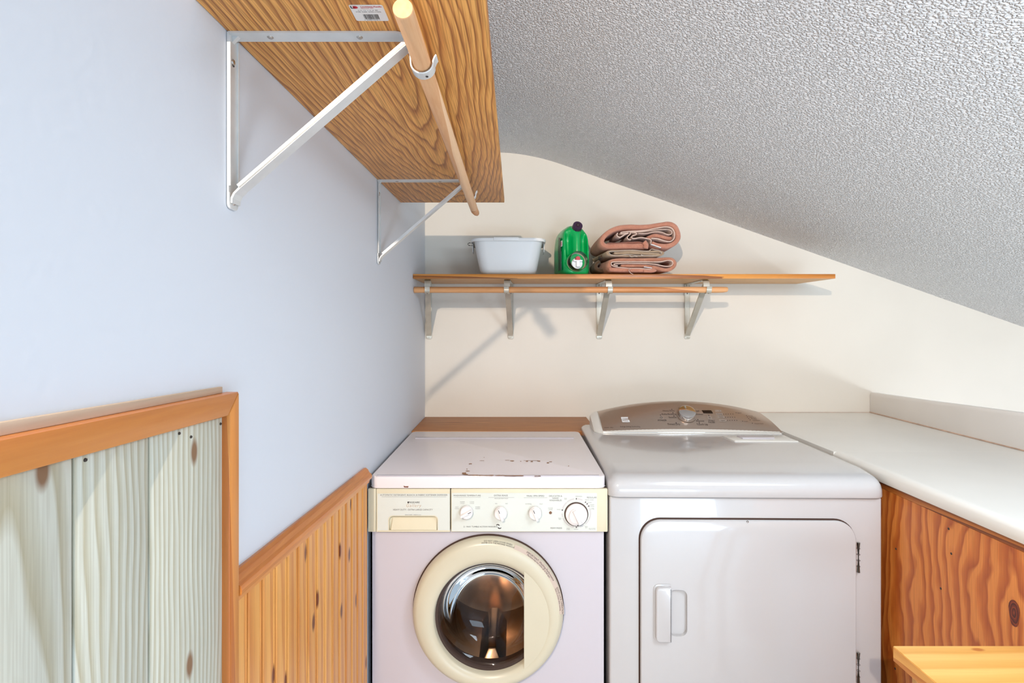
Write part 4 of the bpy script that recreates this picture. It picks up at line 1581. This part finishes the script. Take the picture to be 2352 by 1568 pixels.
# dish behind the pull: a shallow raised-rim recess built as its own shell
yf = YD - 0.0144
dish = MB()
rz0, rz1 = hz0 + 0.010, hz1 - 0.012
NN = 28
rings = []
for (g_, y_) in ((0.0, yf), (0.003, yf + 0.0009), (0.009, yf + 0.0011), (0.016, yf + 0.0012)):
    rings.append([(a, y_, b_) for a, b_ in rrect(hxm - 0.004 + g_, rz0 + g_, hx1 - g_, rz1 - g_, max(0.004, 0.018 - g_), 6)])
vs = []
for r_ in rings:
    vs += r_
n = len(rings[0])
fs = []
for j in range(len(rings) - 1):
    for k in range(n):
        fs.append((j * n + k, j * n + (k + 1) % n, (j + 1) * n + (k + 1) % n, (j + 1) * n + k))
fs.append(tuple(range((len(rings) - 1) * n, len(rings) * n)))
dish.add(vs, fs, True)
cut = MB().prism(rrect(hxm - 0.004, rz0, hx1, rz1, 0.018, 8), 1, YD - 0.02, YD - 0.0025).build('cutter', 'dryer_white', None)
bo = drd.modifiers.new('recess', 'BOOLEAN')
bo.operation = 'DIFFERENCE'
bo.solver = 'EXACT'
cut.parent = drd
cut.location = (-og[0], -og[1], -og[2])
bo.object = cut
bpy.context.view_layer.update()
dg = bpy.context.evaluated_depsgraph_get()
me = bpy.data.meshes.new_from_object(drd.evaluated_get(dg))
drd.modifiers.clear()
drd.data = me
for p in me.polygons:
    p.use_smooth = True
me.set_sharp_from_angle(angle=math.radians(30))
bpy.data.objects.remove(cut)
# handle
mb = MB()
hp = rrect(hx0, hz0, hxm, hz1, [0.012, 0.002, 0.002, 0.012], 6)
mb.prism(hp, 1, YD - 0.030, YD - 0.0138, bev=0.004, seg=3)
mb.build('handle', 'dryer_white', drd, og)
hp = rrect(hx0 - 0.0045, hz0 - 0.0045, hxm + 0.0005, hz1 + 0.0045, [0.015, 0.001, 0.001, 0.015], 6)
MB().prism(hp, 1, YD - 0.0165, YD - 0.0138, bev=0.001).build('handle_flange', 'dryer_white', drd, og)
for pa, pb in ((1242, 1310), (1493, 1562)):
    x, zt_ = dpx(1966.5, pa)
    _, zb2 = dpx(1966.5, pb)
    hg = MB()
    hg.tube([(x, YD - 0.010, zb2), (x, YD - 0.010, zt_)], 0.0042, 12)
    ho = hg.build('hinge', plain('hinge_steel', (150, 150, 142), 0.35, metal=0.5), drd, og)
    g = MB()
    for k in range(1, 5):
        zz = zb2 + (zt_ - zb2) * k / 5
        g.lathe([(0.0044, zz - 0.0006), (0.0044, zz + 0.0006)], (x, YD - 0.010, 0), 2, 12)
    g.build('hinge_knuckle', 'gap_dark', ho, og)
x, z = dpx(1714, 1195)
MB().lathe([(0, -0.003), (0.002, -0.0026), (0.0034, 0)], (x, YD - 0.0136, z), 1, 12).build('screw', 'screw', drd, og)
for x in (DX0 + 0.06, DX1 - 0.06):
    for y in (DY0 + 0.06, DY1 - 0.06):
        MB().lathe([(0.0, 0.0), (0.02, 0.0), (0.02, 0.008), (0.008, 0.01), (0.008, 0.025)], (x, y, 0), 2, 16).build('foot', 'drum_dark', dy, og)

# ------------------------------------------------------------------ things on the back shelf
ST = SZ + 0.0187
# white tub ---------------------------------------------------------------------------
tb = thing('plastic_tub', (-0.027, 2.38, ST), 'white plastic tub with wire bail handle on the back shelf', 'tub')


def tub_ring(hw_, hd_, r_, z, n=6):
    return [(x, y, z) for x, y in rrect(-hw_, -hd_, hw_, hd_, r_, n)]


rings = [tub_ring(0.05, 0.03, 0.02, 0.003), tub_ring(0.096, 0.078, 0.03, 0.0005), tub_ring(0.108, 0.090, 0.036, 0.003), tub_ring(0.1165, 0.098, 0.042, 0.010), tub_ring(0.1215, 0.103, 0.045, 0.022), tub_ring(0.1345, 0.113, 0.048, 0.085),
         tub_ring(0.1430, 0.118, 0.050, 0.134), tub_ring(0.1440, 0.119, 0.050, 0.143), tub_ring(0.1530, 0.126, 0.054, 0.1425), tub_ring(0.1555, 0.128, 0.055, 0.1375), tub_ring(0.1580, 0.130, 0.056, 0.1385), tub_ring(0.1590, 0.131, 0.056, 0.146), tub_ring(0.1570, 0.129, 0.055, 0.1505),
         tub_ring(0.1500, 0.124, 0.052, 0.151), tub_ring(0.1410, 0.116, 0.048, 0.147), tub_ring(0.1320, 0.110, 0.046, 0.085), tub_ring(0.118, 0.100, 0.04, 0.02), tub_ring(0.09, 0.075, 0.03, 0.006), tub_ring(0.04, 0.03, 0.02, 0.006)]
n = len(rings[0])
vs = [v for r_ in rings for v in r_]
fs = []
for j in range(len(rings) - 1):
    for k in range(n):
        fs.append((j * n + k, j * n + (k + 1) % n, (j + 1) * n + (k + 1) % n, (j + 1) * n + k))
fs.append(tuple(range(n))[::-1])
fs.append(tuple(range((len(rings) - 1) * n, len(rings) * n)))
MB().add(vs, fs, True).build('body', 'bucket', tb)
MB().box((-0.060, -0.1335, 0.1385), (0.044, -0.1265, 0.1525), bev=0.002).build('rim_tab', 'bucket', tb)
for s in (-1, 1):   # drop ears at the ends
    a = [(-0.03, 0.147), (0.03, 0.147), (0.026, 0.100), (-0.026, 0.104)]
    MB().prism(a, 0, s * 0.154 - 0.0015, s * 0.154 + 0.0015, bev=0.001).build('ear', 'bucket', tb)
bail = [(-0.1745, -0.055, 0.133), (-0.1745, -0.055, 0.133), (-0.158, -0.058, 0.137), (-0.14, -0.02, 0.152)]
MB().tube([(-0.152, -0.062, 0.1275), (-0.168, -0.062, 0.1285), (-0.1725, -0.062, 0.1325), (-0.1715, -0.062, 0.1365), (-0.167, -0.062, 0.139), (-0.152, -0.055, 0.1395)], 0.0018, 8).build('wire_loop', 'wire', tb)
MB().tube([(-0.145, 0.02, 0.150), (-0.04, 0.035, 0.153), (0.04, 0.04, 0.158), (0.092, 0.04, 0.170), (0.1, 0.04, 0.172)], 0.0013, 8).build('wire_bail', 'wire', tb)
MB().tube([(0.090, 0.04, 0.1685), (0.104, 0.04, 0.1730)], [0.003, 0.0035], 10).build('wire_end', 'wire', tb)
MB().lathe([(0.0, 0.172), (0.005, 0.172), (0.006, 0.168), (0.006, 0.156), (0.0, 0.156)], (0.100, 0.042, 0), 2, 14).build('bail_post', 'bucket', tb)

# green detergent jug ----------------------------------------------------------------
JX = (1312.5 - CX) / F * 2.36
jg = thing('detergent_jug', (JX, 2.375, ST), 'green detergent jug with dispenser tap and purple cap', 'jug', rz=math.radians(9))
NA, NZ = 72, 40
H = 0.212
vs, fs = [], []


def jug_dims(z):
    t = z / H
    hw_, hd_ = 0.0640, 0.105
    if t < 0.10:
        k_ = math.sqrt(max(0, 1 - (1 - t / 0.10) ** 2))
        hw_ *= 0.84 + 0.16 * k_
        hd_ *= 0.92 + 0.08 * k_
    if t > 0.50:
        s_ = (t - 0.50) / 0.50
        hw_ *= 1 - 0.10 * s_ - 0.52 * s_ ** 5
        hd_ *= 1 - 0.10 * s_ - 0.38 * s_ ** 4
    return hw_, hd_


for j in range(NZ + 1):
    t = j / NZ
    z = H * (t if t < 0.9 else 0.9 + (t - 0.9))
    hw_, hd_ = jug_dims(z)
    for k in range(NA):
        a = 2 * PI * k / NA
        c_, s_ = math.cos(a), math.sin(a)
        e_ = 2 / 3.6
        x = hw_ * math.copysign(abs(c_) ** e_, c_)
        y = hd_ * math.copysign(abs(s_) ** e_, s_)
        # grip dents to both sides of the front ridge
        if y < 0:
            fr_ = max(0, min(1, (-y / hd_ - 0.35) / 0.4))
            for sx, zc_, dz_ in ((-1, 0.125, 0.055), (1, 0.122, 0.058)):
                xx = (x - 0.002 - sx * 0.031) / 0.0150
                zz = (z - zc_) / dz_
                y += fr_ * 0.046 * math.exp(-xx ** 4) * math.exp(-zz ** 4)
        vs.append((x, y, z))
for j in range(NZ):
    for k in range(NA):
        fs.append((j * NA + k, j * NA + (k + 1) % NA, (j + 1) * NA + (k + 1) % NA, (j + 1) * NA + k))
fs.append(tuple(range(NA))[::-1])
fs.append(tuple(range(NZ * NA, NZ * NA + NA)))
MB().add(vs, fs, True).build('body', 'green', jg, auto=False)


def lathe_dir(prof, base, direction, n=32):
    d = Vector(direction).normalized()
    u_ = d.cross(Vector((1, 0, 0))).normalized()
    w_ = d.cross(u_)
    m = MB()
    vs, fs = [], []
    for r_, h in prof:
        for k in range(n):
            t = 2 * PI * k / n
            vs.append(Vector(base) + u_ * (r_ * math.cos(t)) + w_ * (r_ * math.sin(t)) + d * h)
    for j in range(len(prof) - 1):
        for k in range(n):
            fs.append((j * n + k, j * n + (k + 1) % n, (j + 1) * n + (k + 1) % n, (j + 1) * n + k))
    return m.add(vs, fs, True)


nb = (0.004, -0.050, 0.186)
nd_ = (0.03, -0.82, 0.45)
lathe_dir([(0.030, -0.010), (0.026, 0.010), (0.023, 0.022), (0.021, 0.030)], nb, nd_).build('neck', 'green', jg)
cp_ = lathe_dir([(0.0205, 0.026), (0.0208, 0.045), (0.0196, 0.048), (0.0, 0.0485)], nb, nd_).build('cap', 'purple', jg)
lathe_dir([(0.0085, 0.0486), (0.0085, 0.0500), (0.0065, 0.0500), (0.0065, 0.0486)], nb, nd_).build('cap_ring', 'drum_dark', cp_)
lathe_dir([(0.0030, 0.0486), (0.0028, 0.0500), (0.0, 0.0500)], nb, nd_).build('cap_button', 'ink', cp_)
# side label
MB().prism([(-0.080, 0.022), (-0.030, 0.022), (-0.026, 0.10), (-0.034, 0.165), (-0.060, 0.160), (-0.080, 0.10)], 0, -0.0646, -0.0636).build('side_label', 'green_label', jg)
MB().box((-0.0655, -0.098, 0.118), (-0.0640, -0.078, 0.142)).build('price_tag', 'paper', jg)
MB().box((-0.0660, -0.095, 0.121), (-0.0654, -0.082, 0.138)).build('price_tag_print', plain('pink_print', (206, 120, 128), 0.6), jg)
# spout boss, tap and measuring cup
sb = (-0.006, -0.088, 0.0495)
sd = (0.02, -1.0, 0.10)
lathe_dir([(0.046, -0.030), (0.045, 0.0), (0.040, 0.016), (0.034, 0.022), (0.0, 0.022)], sb, sd).build('spout_boss', 'green', jg)
lathe_dir([(0.0400, 0.014), (0.0390, 0.024), (0.0350, 0.0245), (0.0345, 0.020)], sb, sd).build('tap_collar', 'cream', jg)
tpo = lathe_dir([(0.0235, 0.020), (0.0235, 0.029), (0.022, 0.031), (0.0, 0.031)], (sb[0], sb[1], sb[2] - 0.007), sd).build('tap_plate', 'logo_white', jg)
MB().box((sb[0] - 0.018, sb[1] - 0.044, sb[2] + 0.003), (sb[0] + 0.020, sb[1] - 0.030, sb[2] + 0.009), bev=0.0015).build('tap_lever', 'logo_white', jg)
MB().box((sb[0] - 0.006, sb[1] - 0.046, sb[2] - 0.020), (sb[0] + 0.008, sb[1] - 0.030, sb[2] + 0.006), bev=0.002).build('tap_spout', 'logo_white', jg)
lathe_dir([(0.0098, 0.0), (0.0098, 0.010), (0.0088, 0.012), (0.0, 0.012)], (sb[0] + 0.001, sb[1] - 0.031, sb[2] + 0.014), sd, 20).build('tap_button', plain('tap_red', (206, 70, 80), 0.4), jg)
lathe_dir([(0.0395, 0.022), (0.0388, 0.056), (0.0380, 0.0565), (0.0372, 0.056), (0.0376, 0.024)], (sb[0], sb[1], sb[2]), sd).build('measuring_cup', 'cup_clear', jg)

# towels -----------------------------------------------------------------------------
TS = 2.262 / F / 9.408      # metres per zoomed pixel
tox, toz = 1350.0, 490.0


def tz(zx, zy, Y=2.262):
    p = at(tox + zx / 9.408, toz + zy / 9.408, Y)
    return (p[0], p[2])


def smooth_path(pts, it=2):
    for _ in range(it):
        q = [pts[0]]
        for a, b_ in zip(pts[:-1], pts[1:]):
            q.append((a[0] * 0.75 + b_[0] * 0.25, a[1] * 0.75 + b_[1] * 0.25))
            q.append((a[0] * 0.25 + b_[0] * 0.75, a[1] * 0.25 + b_[1] * 0.75))
        q.append(pts[-1])
        pts = q
    return pts


def fold(path, thick, y0, y1, seed=0, back=(0, 0), wob=0.0022):
    """soft slab of cloth: rounded section swept along the path, extruded from y0 to y1"""
    P = [Vector(p) for p in smooth_path([tz(*p) for p in path])]
    n = len(P)
    ths = thick if callable(thick) else (lambda t: thick)
    ny = 8
    mb = MB()
    vs, fs = [], []
    # loop outline: left side then right side with rounded ends
    L, R = [], []
    for i in range(n):
        d = Vector((0, 0))
        if i > 0:
            d += (P[i] - P[i - 1]).normalized()
        if i < n - 1:
            d += (P[i + 1] - P[i]).normalized()
        if d.length < 1e-9:
            d = Vector((1, 0))
        d.normalize()
        nn = Vector((-d.y, d.x))
        h = ths(i / (n - 1)) * 0.5
        if i == 0 or i == n - 1:
            h *= 0.45
        L.append(P[i] + nn * h)
        R.append(P[i] - nn * h)
    loop = L + R[::-1]
    cen = [P[i] for i in range(n)] + [P[i] for i in range(n)][::-1]
    m = len(loop)
    layers = []
    for j in range(ny + 1):
        v_ = j / ny
        y = y0 + (y1 - y0) * v_
        inset = 0.0
        if j == 0 or j == ny:
            inset = 0.45
        elif j == 1 or j == ny - 1:
            inset = 0.12
        if j == 1:
            y = y0 + 0.004
        if j == ny - 1:
            y = y1 - 0.004
        for k in range(m):
            q = loop[k] * (1 - inset) + cen[k] * inset
            w_ = mnoise.noise(Vector((q.x * 30, y * 30, q.y * 30 + seed))) * wob
            yy = y + mnoise.noise(Vector((q.x * 45 + seed, 3.1, q.y * 45))) * 0.003 * (1 if j < ny else 0)
            vs.append((q.x + back[0] * v_ + w_, yy, q.y + back[1] * v_ + w_ * 0.6))
    for j in range(ny):
        for k in range(m):
            fs.append((j * m + k, j * m + (k + 1) % m, (j + 1) * m + (k + 1) % m, (j + 1) * m + k))
    # front and back strips
    for j in (0, ny):
        for i in range(n - 1):
            fs.append((j * m + i, j * m + i + 1, j * m + m - 2 - i, j * m + m - 1 - i))
    mb.add(vs, fs, True)
    return mb


def px9(p):
    return p * TS


def towel(name, label, parts, zlow, lift=0.0):
    t = thing(name, (tz(1150, 1100)[0], 2.38, zlow), label, 'towel', 'folded towels on the back shelf')
    for pname, path, th, mat, y0, y1, kw in parts:
        fold(path, th, y0, y1, **kw).build(pname, mat, t, t.location, auto=False)
    t.location.z += lift
    return t


# bottom towel
towel('folded_towel', 'bottom folded towel of the stack, rose brown with a loose thread',
      [('outer_fold', [(560, 1240), (480, 1180), (470, 1100), (520, 1022), (700, 1010), (1000, 1006), (1300, 1006), (1600, 1000), (1750, 985), (1850, 1005), (1895, 1080), (1850, 1180), (1720, 1230), (1550, 1200), (1400, 1150)], px9(88), 'terry_rose2', 2.254, 2.47, dict(seed=1, back=(-0.024, 0.0))),
       ('lower_layer', [(450, 1205), (650, 1225), (900, 1228), (1150, 1230), (1300, 1232), (1440, 1230)], px9(92), 'terry_pink', 2.250, 2.45, dict(seed=2)),
       ('middle_layer', [(720, 1130), (900, 1125), (1150, 1125), (1400, 1150), (1560, 1180)], px9(78), 'terry_rose2', 2.262, 2.44, dict(seed=3)),
       ('hem_edge', [(1380, 1230), (1150, 1190), (900, 1195), (620, 1170), (500, 1130), (490, 1070), (540, 1050), (900, 1045), (1300, 1050), (1550, 1055), (1700, 1015), (1800, 1030), (1830, 1090), (1780, 1150), (1650, 1150), (1400, 1090), (1100, 1080), (750, 1078), (640, 1088), (560, 1090), (550, 1120), (640, 1140)], px9(22), 'hem', 2.248, 2.40, dict(seed=4, wob=0.0012)),
       ('folded_corner', [(1180, 1250), (1330, 1252), (1430, 1246), (1450, 1225)], px9(62), 'terry_pink', 2.243, 2.30, dict(seed=5)),
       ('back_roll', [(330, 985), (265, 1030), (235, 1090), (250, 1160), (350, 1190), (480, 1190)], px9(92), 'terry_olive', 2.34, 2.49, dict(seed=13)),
       ('loose_thread', [(900, 1210), (855, 1230), (880, 1275), (920, 1310), (960, 1325)], px9(12), 'hem', 2.2405, 2.2425, dict(seed=6, wob=0)),
       ('care_tag', [(1195, 1160), (1290, 1172), (1370, 1185)], px9(14), 'logo_white', 2.246, 2.26, dict(seed=7, wob=0))], ST)
# middle towel
towel('folded_towel', 'tan middle towel of the stack with a frayed white edge',
      [('outer_fold', [(1250, 930), (900, 925), (560, 925), (440, 890), (430, 835), (560, 815), (900, 815), (1300, 835), (1560, 830), (1640, 850), (1630, 900), (1500, 925), (1200, 930)], px9(46), 'terry_tan', 2.258, 2.48, dict(seed=11, back=(-0.030, -0.004))),
       ('middle_layer', [(560, 875), (800, 862), (1100, 868), (1400, 885), (1560, 900)], px9(64), 'terry_tan', 2.260, 2.46, dict(seed=12)),
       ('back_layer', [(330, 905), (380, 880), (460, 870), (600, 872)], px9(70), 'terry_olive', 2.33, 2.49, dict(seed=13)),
       ('frayed_edge', [(1480, 935), (1180, 925), (1000, 920), (830, 895), (720, 915), (600, 935), (480, 905), (440, 860), (470, 828), (600, 835), (760, 808), (1000, 805), (1280, 835), (1340, 820), (1370, 770), (1460, 800), (1540, 810), (1600, 880), (1560, 870)], px9(15), 'hem_white', 2.252, 2.36, dict(seed=14, wob=0.002)),
       ('loose_tuft', [(890, 920), (930, 960), (1000, 940), (1060, 950)], px9(20), 'hem_white', 2.250, 2.254, dict(seed=15, wob=0.002)),
       ('loose_tuft', [(1140, 905), (1165, 935), (1190, 920)], px9(26), 'hem_white', 2.250, 2.254, dict(seed=16, wob=0.001))], ST + 0.06, 0.002)
# top towel
towel('folded_towel', 'large rose towel folded on top of the stack',
      [('outer_fold', [(1300, 728), (1000, 724), (700, 728), (430, 737), (320, 695), (300, 610), (370, 500), (480, 410), (640, 340), (850, 310), (1100, 320), (1350, 310), (1580, 270), (1760, 240), (1880, 290), (1935, 400), (1970, 520), (1930, 630), (1820, 705), (1680, 735), (1500, 710), (1380, 665)], px9(112), 'terry_pink', 2.256, 2.49, dict(seed=21, back=(-0.010, -0.012))),
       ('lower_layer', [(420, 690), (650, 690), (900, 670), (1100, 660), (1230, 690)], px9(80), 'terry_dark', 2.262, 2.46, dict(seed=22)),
       ('middle_layer', [(1300, 560), (1450, 490), (1600, 520), (1720, 560), (1820, 560)], px9(90), 'terry_pink', 2.266, 2.46, dict(seed=23)),
       ('hem_edge', [(1350, 690), (1370, 600), (1250, 570), (1130, 545), (1000, 580), (930, 560), (960, 510), (1050, 490), (1050, 455), (900, 430), (930, 470), (850, 530), (850, 585), (930, 605)], px9(26), 'hem', 2.252, 2.42, dict(seed=24, wob=0.0012)),
       ('inner_hem', [(640, 455), (610, 520), (690, 560), (780, 490), (900, 450), (780, 465), (710, 480), (700, 440), (900, 420), (1200, 410), (1500, 350), (1700, 315), (1820, 360), (1870, 470), (1860, 580), (1780, 650), (1600, 620), (1500, 580), (1360, 570)], px9(28), 'hem', 2.250, 2.43, dict(seed=25, wob=0.0012)),
       ('loop_hem', [(900, 440), (1200, 425), (1500, 385), (1720, 370), (1810, 420), (1800, 490), (1720, 495), (1600, 440), (1450, 420), (1250, 470), (1080, 460)], px9(20), 'hem', 2.253, 2.42, dict(seed=26, wob=0.001)),
       ('folded_corner', [(1200, 650), (1240, 690), (1250, 740), (1240, 790)], px9(120), 'terry_pink', 2.246, 2.29, dict(seed=27)),
       ('care_tag', [(1340, 705), (1450, 740), (1560, 780)], px9(20), 'logo_white', 2.242, 2.262, dict(seed=28, wob=0))], ST + 0.09, 0.0055)
